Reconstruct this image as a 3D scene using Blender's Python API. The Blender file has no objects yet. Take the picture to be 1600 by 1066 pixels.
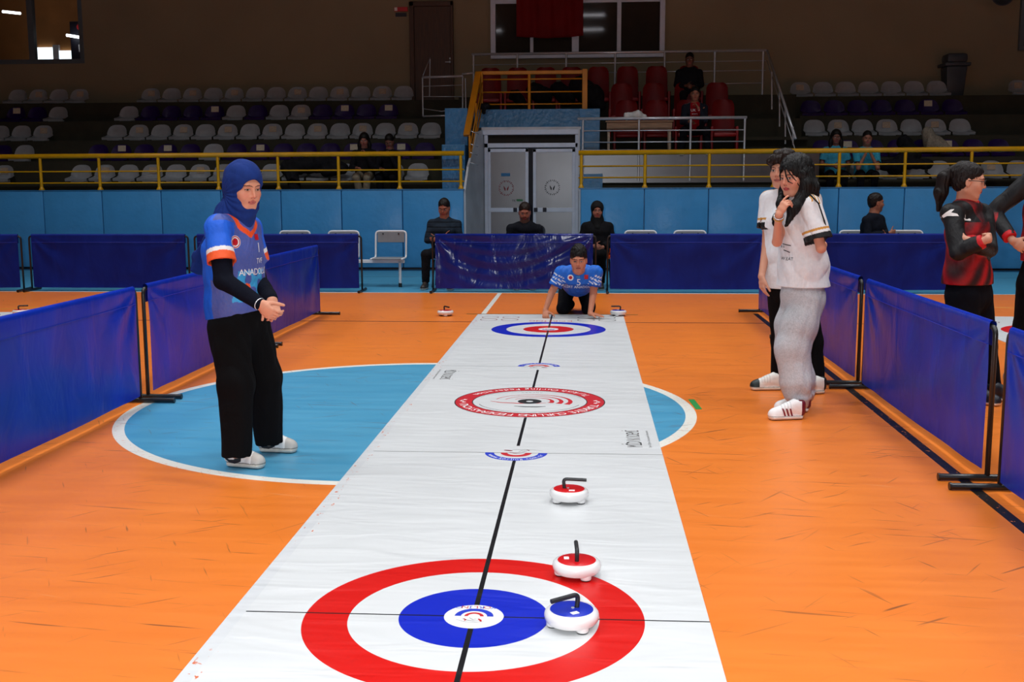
# Indoor floor-curling match in a sports hall
LAMP_W, FLASH_W, EXPO = 58., 450., .34
import bpy, bmesh, math, random
import numpy as np
from mathutils import Vector, Matrix
from mathutils.bvhtree import BVHTree
random.seed(7); RNG = np.random.RandomState(11)
COL = bpy.context.scene.collection
PI = math.pi
# ------------------------------------------------------------ camera (35 mm-format lens about 38 mm, eye height 1.54 m)
EYE = np.array([0., 0., 1.54]); FPX = 1707.558
PITCH, YAW, ROLL = .1428, -.0676, -.0035
_cy, _sy = math.cos(YAW), math.sin(YAW)
_f0 = np.array([_sy, _cy, 0]); _r0 = np.array([_cy, -_sy, 0]); _z = np.array([0, 0, 1.])
FW = _f0*math.cos(PITCH) - _z*math.sin(PITCH); _u0 = _f0*math.sin(PITCH) + _z*math.cos(PITCH)
CR = _r0*math.cos(ROLL) + _u0*math.sin(ROLL); CU = _u0*math.cos(ROLL) - _r0*math.sin(ROLL)
cam_d = bpy.data.cameras.new('camera'); cam = bpy.data.objects.new('camera', cam_d); COL.objects.link(cam)
cam_d.sensor_width = 36; cam_d.lens = FPX*36/1600; cam_d.clip_end = 200; cam_d.clip_start = .05
cam.matrix_world = Matrix(((CR[0], CU[0], -FW[0], EYE[0]), (CR[1], CU[1], -FW[1], EYE[1]), (CR[2], CU[2], -FW[2], EYE[2]), (0, 0, 0, 1)))
bpy.context.scene.camera = cam
def Q(x, y, Y):            # the point on the vertical plane at distance Y seen at (x, y)
    d = FW + CR*(x-800)/FPX - CU*(y-533)/FPX
    return EYE + d*(Y/d[1])
def QG(x, y, z=0.):        # the point at height z
    d = FW + CR*(x-800)/FPX - CU*(y-533)/FPX
    return EYE + d*((z-EYE[2])/d[2])
# ------------------------------------------------------------ colour + node helpers
def lin(c):
    return tuple(((v/255.)/12.92 if v/255. <= .04045 else ((v/255.+.055)/1.055)**2.4) for v in c)
class NT:
    """small wrapper so that node maths can be written as expressions"""
    def __init__(s, name):
        s.m = bpy.data.materials.new(name); s.m.use_nodes = True; s.t = s.m.node_tree
        s.t.nodes.clear(); s.out = s.t.nodes.new('ShaderNodeOutputMaterial'); s.b = s.t.nodes.new('ShaderNodeBsdfPrincipled')
        s.t.links.new(s.b.outputs[0], s.out.inputs[0]); s._co = None
    def put(s, v, sock):
        if isinstance(v, V): s.t.links.new(v.s, sock)
        elif isinstance(v, (tuple, list)): sock.default_value = tuple(v) + ((1,) if len(v) == 3 and len(sock.default_value) == 4 else ())
        else: sock.default_value = v
    def math(s, op, *a):
        n = s.t.nodes.new('ShaderNodeMath'); n.operation = op
        for i, v in enumerate(a): s.put(v, n.inputs[i])
        return V(s, n.outputs[0])
    def coord(s, kind='Object'):
        n = s.t.nodes.new('ShaderNodeTexCoord'); return V(s, n.outputs[kind])
    def xyz(s, v=None):
        n = s.t.nodes.new('ShaderNodeSeparateXYZ'); s.put(v or s.coord(), n.inputs[0]); return [V(s, o) for o in n.outputs]
    def comb(s, x, y, z):
        n = s.t.nodes.new('ShaderNodeCombineXYZ')
        for i, v in enumerate((x, y, z)): s.put(v, n.inputs[i])
        return V(s, n.outputs[0])
    def mapv(s, v=None, scale=(1, 1, 1), rot=(0, 0, 0), loc=(0, 0, 0)):
        n = s.t.nodes.new('ShaderNodeMapping'); s.put(v or s.coord(), n.inputs[0])
        n.inputs['Scale'].default_value = scale; n.inputs['Rotation'].default_value = rot; n.inputs['Location'].default_value = loc
        return V(s, n.outputs[0])
    def noise(s, v=None, scale=5, detail=3, rough=.5, dist=0):
        n = s.t.nodes.new('ShaderNodeTexNoise'); s.put(v or s.coord(), n.inputs['Vector'])
        n.inputs['Scale'].default_value = scale; n.inputs['Detail'].default_value = detail
        n.inputs['Roughness'].default_value = rough; n.inputs['Distortion'].default_value = dist
        return V(s, n.outputs[0])
    def vor(s, v=None, scale=5):
        n = s.t.nodes.new('ShaderNodeTexVoronoi'); s.put(v or s.coord(), n.inputs['Vector']); n.inputs['Scale'].default_value = scale
        return V(s, n.outputs['Distance'])
    def mix(s, f, a, b):
        n = s.t.nodes.new('ShaderNodeMix'); n.data_type = 'RGBA'; n.clamp_factor = True
        s.put(f, n.inputs[0]); s.put(a, n.inputs[6]); s.put(b, n.inputs[7]); return V(s, n.outputs[2])
    def attr(s, name='Col'):
        n = s.t.nodes.new('ShaderNodeAttribute'); n.attribute_name = name; return V(s, n.outputs['Color'])
    def bump(s, h, dist=.01, strength=1.):
        n = s.t.nodes.new('ShaderNodeBump'); s.put(h, n.inputs['Height']); n.inputs['Distance'].default_value = dist; n.inputs['Strength'].default_value = strength
        s.t.links.new(n.outputs[0], s.b.inputs['Normal'])
    def set(s, **k):
        for a, v in k.items(): s.put(v, s.b.inputs[{'color': 'Base Color', 'rough': 'Roughness', 'metal': 'Metallic', 'spec': 'Specular IOR Level', 'coat': 'Coat Weight', 'coatr': 'Coat Roughness', 'alpha': 'Alpha', 'trans': 'Transmission Weight', 'emit': 'Emission Color', 'estr': 'Emission Strength', 'sheen': 'Sheen Weight', 'sss': 'Subsurface Weight', 'ior': 'IOR'}[a]])
        return s.m
class V:
    def __init__(s, nt, sock): s.n = nt; s.s = sock
    def __add__(s, o): return s.n.math('ADD', s, o)
    def __radd__(s, o): return s.n.math('ADD', o, s)
    def __sub__(s, o): return s.n.math('SUBTRACT', s, o)
    def __rsub__(s, o): return s.n.math('SUBTRACT', o, s)
    def __mul__(s, o): return s.n.math('MULTIPLY', s, o)
    __rmul__ = __mul__
    def __gt__(s, o): return s.n.math('GREATER_THAN', s, o)
    def __lt__(s, o): return s.n.math('LESS_THAN', s, o)
    def abs(s): return s.n.math('ABSOLUTE', s)
    def sqrt(s): return s.n.math('SQRT', s)
    def max(s, o): return s.n.math('MAXIMUM', s, o)
    def min(s, o): return s.n.math('MINIMUM', s, o)
    def ramp(s, a, b):    # 0 at a, 1 at b, clamped
        n = s.n.t.nodes.new('ShaderNodeMapRange'); s.n.put(s, n.inputs[0]); n.inputs[1].default_value = a; n.inputs[2].default_value = b
        return V(s.n, n.outputs[0])
def mat(name, c, rough=.5, metal=0, spec=.5, var=.12, vs=6., bump=0, bs=40., coat=0, sheen=0, emit=0, stretch=(1, 1, 1)):
    n = NT(name); c = lin(c); k = n.mapv(scale=stretch); nz = n.noise(k, vs, 3)
    lo = tuple(v*(1-var) for v in c); hi = tuple(min(1, v*(1+var)) for v in c)
    col = n.mix(nz.ramp(.3, .7), lo, hi)
    n.set(color=col, rough=rough, metal=metal, spec=spec, coat=coat, sheen=sheen)
    if bump: n.bump(n.noise(k, bs, 3), bump)
    if emit: n.set(emit=c, estr=emit)
    return n.m
M = {}
M['white_plastic'] = mat('white_plastic', (204, 208, 214), .35, var=.08, vs=9)
M['purple_plastic'] = mat('purple_plastic', (56, 24, 112), .35, var=.15, vs=9)
M['paper'] = mat('paper_note', (205, 195, 175), .8, var=.12, vs=30)
M['paper_beige'] = mat('paper_note_beige', (178, 160, 140), .8, var=.15, vs=30)
M['yellow'] = mat('yellow_paint', (232, 172, 8), .35, var=.1, vs=4, bump=.002, bs=25)
M['ochre'] = mat('ochre_paint', (205, 130, 10), .4, var=.12, vs=4)
M['steel'] = mat('brushed_steel', (214, 219, 226), .26, metal=.45, var=.06, vs=20)
M['alu'] = mat('painted_aluminium', (206, 214, 230), .35, metal=.1, var=.05, vs=8)
M['alu_panel'] = mat('brushed_door_panel', (118, 120, 124), .3, metal=.8, var=.06, vs=1.5, bump=.003, bs=1.5)
M['black_metal'] = mat('black_powder_coat', (16, 17, 20), .35, var=.2, vs=12)
M['concrete'] = mat('stand_concrete', (52, 50, 38), .9, var=.16, vs=3.5, bump=.004, bs=50)
M['red_plastic'] = mat('red_plastic', (150, 10, 22), .4, var=.12, vs=5)
M['blue_pad'] = mat('blue_pad_vinyl', (74, 156, 214), .33, var=.07, vs=2.2, bump=.012, bs=5)
M['blue_wall'] = mat('blue_wall_paint', (52, 122, 172), .3, var=.12, vs=5, bump=.01, bs=14)
M['wood_brown'] = mat('brown_door_wood', (72, 42, 22), .5, var=.25, vs=5, stretch=(8, 8, .7))
M['wood_table'] = mat('table_wood', (150, 118, 90), .5, var=.2, vs=5, stretch=(1, 8, 8))
M['bin'] = mat('grey_bin_plastic', (62, 68, 76), .5, var=.1)
M['black_cloth'] = mat('black_cloth', (22, 22, 26), .85, spec=.2, var=.3, vs=14, bump=.004, bs=60)
M['beige_fluff'] = mat('beige_fleece', (150, 142, 128), .95, spec=.1, var=.3, vs=40, bump=.01, bs=90)
M['flag'] = mat('red_flag_cloth', (112, 3, 9), .7, spec=.2, var=.1, vs=3)
M['stone_white'] = mat('white_stone_plastic', (222, 222, 222), .25, var=.03, coat=.3)
M['stone_red'] = mat('red_stone_cap', (205, 12, 22), .3, var=.06, coat=.2)
M['stone_blue'] = mat('blue_stone_cap', (22, 46, 175), .3, var=.06, coat=.2)
M['rubber'] = mat('black_rubber', (26, 28, 32), .45, var=.2, vs=30, bump=.001, bs=200)
M['sticker'] = mat('white_sticker', (244, 244, 244), .5, var=.02)
M['orange_plastic'] = mat('orange_plastic', (225, 88, 24), .4, var=.08)
M['chair_grey'] = mat('grey_seat_panel', (130, 134, 140), .5, var=.08)
M['chair_white'] = mat('white_chair_tube', (222, 224, 228), .3, var=.03)
M['green_tape'] = mat('green_tape', (22, 140, 60), .5, var=.15, vs=40)
M['ink_red'] = mat('red_print', (190, 16, 34), .45, var=.05)
M['ink_blue'] = mat('blue_print', (16, 50, 185), .45, var=.05)
M['ink_black'] = mat('black_print', (20, 22, 28), .45, var=.05)
M['ink_white'] = mat('white_print', (240, 240, 240), .45, var=.03)
M['ink_grey'] = mat('grey_print', (120, 124, 124), .5, var=.05)
M['ink_maroon'] = mat('maroon_print', (120, 20, 40), .45, var=.05)
M['ink_cyan'] = mat('cyan_print', (60, 160, 220), .5, var=.1)
M['ink_orange'] = mat('orange_print', (240, 90, 40), .5, var=.05)
M['ink_gold'] = mat('gold_print', (205, 150, 70), .5, var=.05)
M['exit_red'] = mat('red_sign_face', (200, 40, 50), .5, var=.1)
M['dark_sign'] = mat('dark_sign_face', (20, 22, 40), .5, var=.1)
M['lamp'] = mat('lamp_tube', (250, 250, 255), .5, var=0, emit=6)
n = NT('dark_glass'); n.set(color=n.mix(n.noise(None, 3, 2), lin((42, 42, 40)), lin((52, 51, 48))), rough=.04, spec=.6); M['glass'] = n.m
n = NT('skin'); n.set(color=n.attr(), rough=.52, spec=.35, sss=.0); n.bump(n.noise(None, 260, 2), .0006); M['skin'] = n.m
def fabric(name, rough=.8, bs=30., bd=.004, spec=.2, fine=350, sheen=.0):
    n = NT(name); a = n.attr(); nz = n.noise(None, 45, 3)
    m2 = n.t.nodes.new('ShaderNodeMix'); m2.data_type = 'RGBA'; m2.blend_type = 'MULTIPLY'; m2.inputs[0].default_value = 1
    n.put(a, m2.inputs[6]); n.put(n.mix(nz.ramp(.3, .7), (.92, .92, .92), (1, 1, 1)), m2.inputs[7])
    n.set(color=V(n, m2.outputs[2]), rough=rough, spec=spec, sheen=sheen)
    w = n.noise(n.mapv(scale=(1, 1, .45)), bs*.35, 3, .55, .8)
    n.bump(w*1. + n.noise(None, fine, 1)*.06, bd*3.2); return n.m
M['jersey'] = fabric('jersey_fabric', .55, 26, .005, .35)
M['cotton'] = fabric('cotton_fabric', .85, 22, .006, .15)
M['knit'] = fabric('dark_knit', .9, 26, .005, .1)
M['scarf'] = fabric('scarf_fabric', .8, 20, .006, .2)
M['shoe'] = fabric('shoe_leather', .45, 30, .001, .4)
n = NT('hair'); st = n.noise(n.mapv(scale=(1, 1, .12)), 170, 3); n.set(color=n.attr(), rough=.5, spec=.25); n.bump(st, .0035); M['hair'] = n.m
# ------------------------------------------------------------ scene-graph helpers
def tag(o, label=None, cat=None, group=None, kind=None):
    if label: o['label'] = label
    if cat: o['category'] = cat
    if group: o['group'] = group
    if kind: o['kind'] = kind
    return o
def thing(name, loc, label, cat, group=None, rz=0):
    o = bpy.data.objects.new(name, None); COL.objects.link(o); o.location = [float(v) for v in loc]; o.rotation_euler = (0, 0, rz)
    o.empty_display_size = .1; return tag(o, label, cat, group)
def obj(name, me, m=None, parent=None, world=False, smooth=False):
    """link a mesh (bmesh or Mesh); with world=True its vertices are world coordinates"""
    if isinstance(me, bmesh.types.BMesh):
        x = bpy.data.meshes.new(name); me.normal_update(); me.to_mesh(x); me.free(); me = x
    o = bpy.data.objects.new(name, me); COL.objects.link(o)
    if m: me.materials.append(M[m] if isinstance(m, str) else m)
    if smooth:
        me.polygons.foreach_set('use_smooth', [True]*len(me.polygons))
        if smooth == 'auto': me.set_sharp_from_angle(angle=.6)
    if parent:
        o.parent = parent
        if world:
            T = Matrix.LocRotScale(parent.location, parent.rotation_euler, parent.scale)
            p = parent.parent
            while p: T = Matrix.LocRotScale(p.location, p.rotation_euler, p.scale) @ T; p = p.parent
            me.transform(T.inverted())
    return o
def copy_tree(o, parent=None):
    c = o.copy(); COL.objects.link(c); c.parent = parent
    for ch in list(o.children): copy_tree(ch, c)
    return c
def box(bm, lo, hi, bev=0, rot=None, piv=None):
    r = bmesh.ops.create_cube(bm, size=1); vs = r['verts']
    for v in vs:
        v.co = Vector([lo[i] + (v.co[i]+.5)*(hi[i]-lo[i]) for i in range(3)])
    if bev:
        es = list({e for v in vs for e in v.link_edges}); g = bmesh.ops.bevel(bm, geom=es, offset=bev, segments=2, affect='EDGES', profile=.5)
        vs = g['verts']
        vs = list({v for f in g['faces'] for v in f.verts} | set(v for v in vs if v.is_valid))
    if rot is not None: bmesh.ops.rotate(bm, verts=vs, cent=piv or (0, 0, 0), matrix=rot)
    return vs
def cyl(bm, a, b, r, seg=12, r2=None):
    a = Vector(a); b = Vector(b); d = b-a; L = d.length
    q = d.to_track_quat('Z', 'Y').to_matrix().to_4x4()
    bmesh.ops.create_cone(bm, cap_ends=True, segments=seg, radius1=r, radius2=r if r2 is None else r2, depth=L, matrix=Matrix.Translation((a+b)/2) @ q)
def tube(bm, pts, r, seg=10, caps=True):
    pts = [Vector(p) for p in pts]; rings = []; n = len(pts)
    up = Vector((0, 0, 1))
    for i, p in enumerate(pts):
        d = (pts[min(i+1, n-1)] - pts[max(i-1, 0)]).normalized()
        if i == 0: s = d.cross(up) if abs(d.dot(up)) < .95 else d.cross(Vector((1, 0, 0)))
        s = (s - d*s.dot(d)).normalized(); t = d.cross(s)
        rr = r[i] if isinstance(r, (list, tuple)) else r
        rings.append([bm.verts.new(p + (s*math.cos(2*PI*k/seg) + t*math.sin(2*PI*k/seg))*rr) for k in range(seg)])
    for i in range(n-1):
        for k in range(seg):
            bm.faces.new((rings[i][k], rings[i][(k+1) % seg], rings[i+1][(k+1) % seg], rings[i+1][k]))
    if caps: bm.faces.new(rings[0][::-1]); bm.faces.new(rings[-1])
def arcpts(pts, r, n=5):
    """round the corners of a polyline"""
    pts = [Vector(p) for p in pts]; out = [pts[0]]
    for i in range(1, len(pts)-1):
        a, b, c = pts[i-1], pts[i], pts[i+1]; u = (a-b).normalized(); w = (c-b).normalized()
        for k in range(n+1):
            t = k/n; out.append((b+u*r)*(1-t)**2 + b*2*t*(1-t) + (b+w*r)*t*t)
    return out + [pts[-1]]
def lathe(bm, prof, seg=32, c=(0, 0, 0)):
    rings = []
    for r, z in prof:
        if r < 1e-5: rings.append([bm.verts.new((c[0], c[1], c[2]+z))])
        else: rings.append([bm.verts.new((c[0]+r*math.cos(2*PI*k/seg), c[1]+r*math.sin(2*PI*k/seg), c[2]+z)) for k in range(seg)])
    for a, b in zip(rings, rings[1:]):
        for k in range(seg):
            q = (a[k % len(a)], a[(k+1) % seg % len(a)], b[(k+1) % seg % len(b)], b[k % len(b)])
            q = [v for i, v in enumerate(q) if v not in q[:i]]
            if len(q) > 2: bm.faces.new(q)
def B(): return bmesh.new()
def bx(lo, hi, bev=0):
    bm = B(); box(bm, lo, hi, bev); return bm
def text_mesh(s, size, align='CENTER', res=4, spacing=1.):
    cu = bpy.data.curves.new('lettering', 'FONT'); cu.body = s; cu.size = size; cu.align_x = align; cu.align_y = 'CENTER'; cu.resolution_u = res; cu.space_character = spacing
    o = bpy.data.objects.new('lettering', cu); COL.objects.link(o)
    dg = bpy.context.evaluated_depsgraph_get(); me = bpy.data.meshes.new_from_object(o.evaluated_get(dg), depsgraph=dg)
    bpy.data.objects.remove(o); bpy.data.curves.remove(cu); return me
def flat_xy(me, right, up, org, sx=1., sy=1.):
    r = Vector(right); u = Vector(up); n = r.cross(u); org = Vector(org)
    for v in me.vertices: v.co = org + r*v.co.x*sx + u*v.co.y*sy
    return me
# ============================================================ THE SETTING
# ---- floor: orange sports floor, blue run-off beyond Y 15.52, centre circle, lines, scuffs
def floor_material():
    n = NT('sports_floor'); x, y, z = n.xyz(); P = n.coord()
    grain = n.noise(n.mapv(scale=(.55, 5, 1)), 2.2, 4, .55); big = n.noise(None, .7, 3)
    org = n.mix(grain.ramp(.3, .7), lin((224, 118, 36)), lin((233, 127, 42))); org = n.mix(big.ramp(.35, .75)*.35, org, lin((206, 102, 36)))
    blu = n.mix(grain.ramp(.3, .72), lin((68, 148, 186)), lin((84, 160, 194)))
    blu = n.mix(big.ramp(.3, .8)*.3, blu, lin((52, 122, 162)))
    white = lin((226, 224, 214))
    wear = n.noise(None, 38, 3)
    dx = x+1.2; dy = y-7.37; r = (dx*dx+dy*dy).sqrt()
    c = n.mix(r < 1.88, org, blu); c = n.mix((r-1.915).abs() < .037, c, n.mix((wear > .64)*.5, white, org))
    c = n.mix(r < .065, c, lin((190, 40, 40)))
    bar = n.noise(n.mapv(scale=(1, 1, 1)), 2, 2)
    c = n.mix(((x+1.218).abs() < .03)*(y > 12.5)*(y < 15.5), c, white)
    c = n.mix(((y-12.19).abs() < .022)*(x > -9)*(x < 6.5), c, lin((92, 46, 26)))
    c = n.mix(((y-12.93).abs() < .03)*(x > -1.42)*(x < .62), c, lin((104, 84, 20)))
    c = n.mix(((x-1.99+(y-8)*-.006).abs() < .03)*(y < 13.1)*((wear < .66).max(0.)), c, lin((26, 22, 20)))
    yl = (y - (12.9 + (x+8)*.55)).abs() < .03
    c = n.mix(yl*(x < -3.4)*(x > -12), c, lin((214, 150, 40)))
    yr = (y - (13.9 - (x-5)*.25)).abs() < .025
    c = n.mix(yr*(x > 4), c, lin((224, 170, 70)))
    # the run-off
    c = n.mix(y > 15.52, c, blu); c = n.mix((y-15.5).abs() < .03, c, lin((206, 204, 196)))
    c = n.mix(((y-18.2).abs() < .018), c, lin((40, 80, 110)))
    c = n.mix(y > 19.45, c, lin((22, 70, 105)))
    # scuffs: long thin marks in several directions
    sc = None
    for ang, thr, sx in ((.15, .695, 1.6), (1.1, .72, 2.2), (-.6, .71, 1.9), (2.2, .73, 1.3)):
        f = n.noise(n.mapv(n.mapv(rot=(0, 0, ang), loc=(ang*7, 3*ang, 0)), scale=(sx, 34, 1)), 1.15, 2, .5)
        k = f.ramp(thr-.035, thr+.03); sc = k if sc is None else sc.max(k)
    sc = sc*(n.noise(None, .9, 2).ramp(.32, .5))
    c = n.mix(sc*.75, c, lin((105, 62, 34)))
    lt = n.noise(n.mapv(n.mapv(rot=(0, 0, .3)), scale=(1.2, 40, 1)), 1.3, 2).ramp(.72, .78)
    c = n.mix(lt*.35, c, lin((238, 196, 150)))
    n.set(color=c, rough=n.mix(grain, (.3, .3, .3), (.42, .42, .42)), spec=.42)
    n.bump(n.noise(n.mapv(scale=(1, 3, 1)), 2.5, 2), .003); return n.m
fl = obj('floor', bx((-17, -7, -.2), (15, 24.3, 0)), floor_material()); tag(fl, kind='structure')
def scuff(x0, y0, x1, y1, w, c='ink_black', bend=0):
    pass
nb = NT('stand_back_wall'); zz = nb.xyz()
nb.set(color=nb.mix(nb.noise(None, .8, 3).ramp(.3, .7), lin((140, 126, 102)), lin((148, 134, 108))), rough=.85, spec=.2); nb.bump(nb.noise(None, 60, 2), .003)
M['beige_wall'] = nb.m
ne = NT('side_wall_paint'); ne.set(color=ne.mix(ne.noise(None, 1, 3), lin((70, 66, 58)), lin((78, 74, 66))), rough=.8); M['side_wall'] = ne.m
# ---- back wall with the opening of the left window
WX0, WX1, WZ0, WZ1 = -13.6, -11.03, 4.2, 6.1
bm = B()
for lo, hi in (((-17, 24, 0), (15, 24.25, WZ0)), ((-17, 24, WZ1), (15, 24.25, 9)), ((-17, 24, WZ0), (WX0, 24.25, WZ1)), ((WX1, 24, WZ0), (15, 24.25, WZ1))): box(bm, lo, hi)
tag(obj('wall_back', bm, 'beige_wall'), kind='structure')
tag(obj('wall_left', bx((-17.2, -7, 0), (-17, 24.25, 9)), 'side_wall'), kind='structure')
tag(obj('wall_right', bx((15, -7, 0), (15.2, 24.25, 9)), 'side_wall'), kind='structure')
tag(obj('wall_front', bx((-17.2, -7.2, 0), (15.2, -7, 9)), 'side_wall'), kind='structure')
tag(obj('ceiling', bx((-17.2, -7.2, 9), (15.2, 24.25, 9.2)), 'side_wall'), kind='structure')
# room seen through the left window
room = mat('lit_room_wall', (168, 112, 60), .8, var=.12, vs=2)
M['room'] = room
bm = B(); box(bm, (-17, 28, 3.2), (-10.5, 28.2, 7)); box(bm, (-17, 24.25, 6.8), (-10.5, 28, 7)); box(bm, (-10.6, 24.25, 3.2), (-10.4, 28, 7)); box(bm, (-17, 24.25, 3), (-10.5, 28, 3.2)); box(bm, (-17.2, 24.25, 3), (-17, 28.2, 7))
tag(obj('wall_room', bm, 'room'), kind='structure')
M['day'] = mat('daylight_pane', (235, 245, 250), .5, var=.05, vs=3, emit=2.2)
w = thing('window_2', (-12.5, 28, 4), None, None); tag(w, kind='structure')
for (ax, ay), (bx_, by), yy in (((4, 18), (32, 21), 26.6), ((104, 55), (129, 59), 24.7)):  # glowing tubes added in the room for the bright streaks in the window
    p, q = Q(ax, ay, yy), Q(bx_, by, yy); bm = B(); cyl(bm, tuple(p), tuple(q), .03, 8); o = obj('ceiling_light', bm, 'lamp'); tag(o, 'glowing tube added behind the upper left window, %s' % ('farther left' if ax < 50 else 'above the fridge'), 'ceiling light', 'added tubes behind the left window')
ld = bpy.data.lights.new('room_fill', 'POINT'); ld.energy = 9; ld.shadow_soft_size = .3; lo_ = bpy.data.objects.new('room_fill', ld); COL.objects.link(lo_); lo_.location = (-13, 26, 6.3)  # unseen point light added to brighten the room behind the glass
for x0, x1, yt in ((60, 84, 74), (91, 118, 79)):
    a = Q(x0, 104, 27.95); b = Q(x1, yt, 27.95)
    obj('pane', bx((a[0], 27.93, a[2]-.3), (b[0], 27.97, b[2])), 'day', w, True)
a = Q(84, 104, 27.9); b = Q(91, 70, 27.9); obj('mullion', bx((a[0], 27.9, a[2]-.3), (b[0], 27.99, b[2])), 'alu', w, True)
def window_frame(name, X, Z, Yf, bars, m, depth=.12, w=.09):
    root = thing(name, ((X[0]+X[1])/2, Yf, Z[0]), None, None); tag(root, kind='structure')
    bm = B(); y0, y1 = Yf-depth/2, Yf+depth/2
    box(bm, (X[0]-w, y0, Z[0]-w), (X[1]+w, y1, Z[0]), .008); box(bm, (X[0]-w, y0, Z[1]), (X[1]+w, y1, Z[1]+w), .008)
    box(bm, (X[0]-w, y0, Z[0]), (X[0], y1, Z[1]), .008); box(bm, (X[1], y0, Z[0]), (X[1]+w, y1, Z[1]), .008)
    obj('window_frame', bm, m, root, True)
    for xb, wb in bars: obj('mullion', bx((xb-wb/2, y0+.01, Z[0]), (xb+wb/2, y1-.01, Z[1]), .006), m, root, True)
    return root
M['frame_dark'] = mat('dark_window_frame', (92, 104, 112), .5, var=.08)
w1 = window_frame('window_1', (WX0+.1, WX1-.1), (WZ0+.1, WZ1-.1), 24.08, [(Q(50, 50, 24.08)[0], .13)], 'frame_dark', .16, .1)
ng = NT('clear_pane'); tr = ng.t.nodes.new('ShaderNodeBsdfTransparent'); gl = ng.t.nodes.new('ShaderNodeBsdfGlossy'); gl.inputs['Roughness'].default_value = .02; gl.inputs['Color'].default_value = (.9, .9, .9, 1)
tr.inputs['Color'].default_value = (.82, .84, .84, 1); mx = ng.t.nodes.new('ShaderNodeMixShader'); lw = ng.t.nodes.new('ShaderNodeLayerWeight'); lw.inputs[0].default_value = .35
ng.t.links.new(lw.outputs['Fresnel'], mx.inputs[0]); ng.t.links.new(tr.outputs[0], mx.inputs[1]); ng.t.links.new(gl.outputs[0], mx.inputs[2]); ng.t.links.new(mx.outputs[0], ng.out.inputs[0]); M['clear'] = ng.m
obj('pane', bx((WX0+.1, 24.07, WZ0+.1), (WX1-.1, 24.085, WZ1-.1)), 'clear', w1, True)
# a dark sign board standing in the lit room
t = thing('display_fridge', (Q(122, 60, 25)[0], 25, 3.21), 'tall dark blue fridge behind the glass of the upper left window', 'fridge')
a = Q(115, 103, 25); b = Q(131, 34, 25); obj('cabinet', bx((a[0], 24.9, 3.21), (b[0]+.02, 25.4, b[2]), .02), 'dark_sign', t, True)
tm = text_mesh('P', .24); flat_xy(tm, (1, 0, 0), (0, 0, 1), Q(126, 76, 24.89)); obj('lettering', tm, 'ink_white', t, True)
bm = B(); c = Q(124, 42, 24.88); cyl(bm, (c[0], 24.9, c[2]), (c[0], 24.885, c[2]), .07); obj('round_mark', bm, 'exit_red', t, True)
# central window: four panes
X0, X1, Z0 = Q(775, 86, 23.96)[0], Q(1030, 86, 23.96)[0], Q(800, 84, 23.96)[2]
w3 = window_frame('window_3', (X0, X1), (Z0, 6.0), 23.94, [(Q(831, 70, 23.94)[0], .07), (Q(899, 70, 23.94)[0], .15), (Q(967, 70, 23.94)[0], .09)], 'alu', .12, .11)
obj('pane', bx((X0, 23.95, Z0), (X1, 23.965, 6.0)), 'glass', w3, True)
bm = B(); z2 = Q(1000, 3, 23.93)[2]; box(bm, (X0, 23.9, z2), (X1, 23.93, z2+.08)); obj('transom', bm, 'alu', w3, True)
# sliver of a window at the right edge
w4 = window_frame('window_4', (Q(1599, 60, 23.95)[0], Q(1599, 60, 23.95)[0]+2), (Q(1599, 72, 23.95)[2], 6.0), 23.95, [], 'frame_dark', .1, .09)
obj('pane', bx((w4.location[0]-1, 23.95, Q(1599, 72, 23.95)[2]), (w4.location[0]+1, 23.965, 6.0)), 'glass', w4, True)
# brown door
a = Q(642, 158, 23.95); b = Q(708, 2, 23.95)
d1 = thing('door_1', ((a[0]+b[0])/2, 23.95, 3.3), None, None); tag(d1, kind='structure')
bm = B(); w = .1
box(bm, (a[0], 23.88, 3.26), (a[0]+w, 24, b[2]), .01); box(bm, (b[0]-w*.6, 23.88, 3.26), (b[0], 24, b[2]), .01); box(bm, (a[0], 23.88, b[2]-w), (b[0], 24, b[2]), .01)
obj('door_frame', bm, 'wood_brown', d1, True)
obj('door_leaf', bx((a[0]+w, 23.93, 3.28), (b[0]-w*.6, 23.98, b[2]-w), .005), 'wood_brown', d1, True)
bm = B(); c = Q(703, 97, 23.9); cyl(bm, (c[0], 23.93, c[2]), (c[0], 23.86, c[2]), .02); cyl(bm, (c[0], 23.87, c[2]), (c[0]-.1, 23.87, c[2]), .012)
c = Q(703, 91, 23.9); cyl(bm, (c[0], 23.93, c[2]), (c[0], 23.915, c[2]), .018); obj('door_handle', bm, 'steel', d1, True)
# exit sign: a red and white sign over a dark one
s = thing('exit_sign', Q(626, 20, 23.99), 'small red and white sign plate over a dark plate left of the brown door', 'sign')
a = Q(616, 18, 23.97); b = Q(637, 11, 23.97); obj('sign_plate', bx((a[0], 23.95, a[2]), (b[0], 24, b[2]), .004), 'exit_red', s, True)
a2 = Q(616, 18, 23.97); b2 = Q(621, 11, 23.97); obj('sign_symbol', bx((a2[0]+.01, 23.945, a2[2]+.01), (b2[0], 23.951, b2[2]-.01)), 'ink_white', s, True)
a = Q(618, 26, 23.97); b = Q(635, 20, 23.97); obj('lower_plate', bx((a[0], 23.96, a[2]), (b[0], 24, b[2]), .004), 'dark_sign', s, True)
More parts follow.
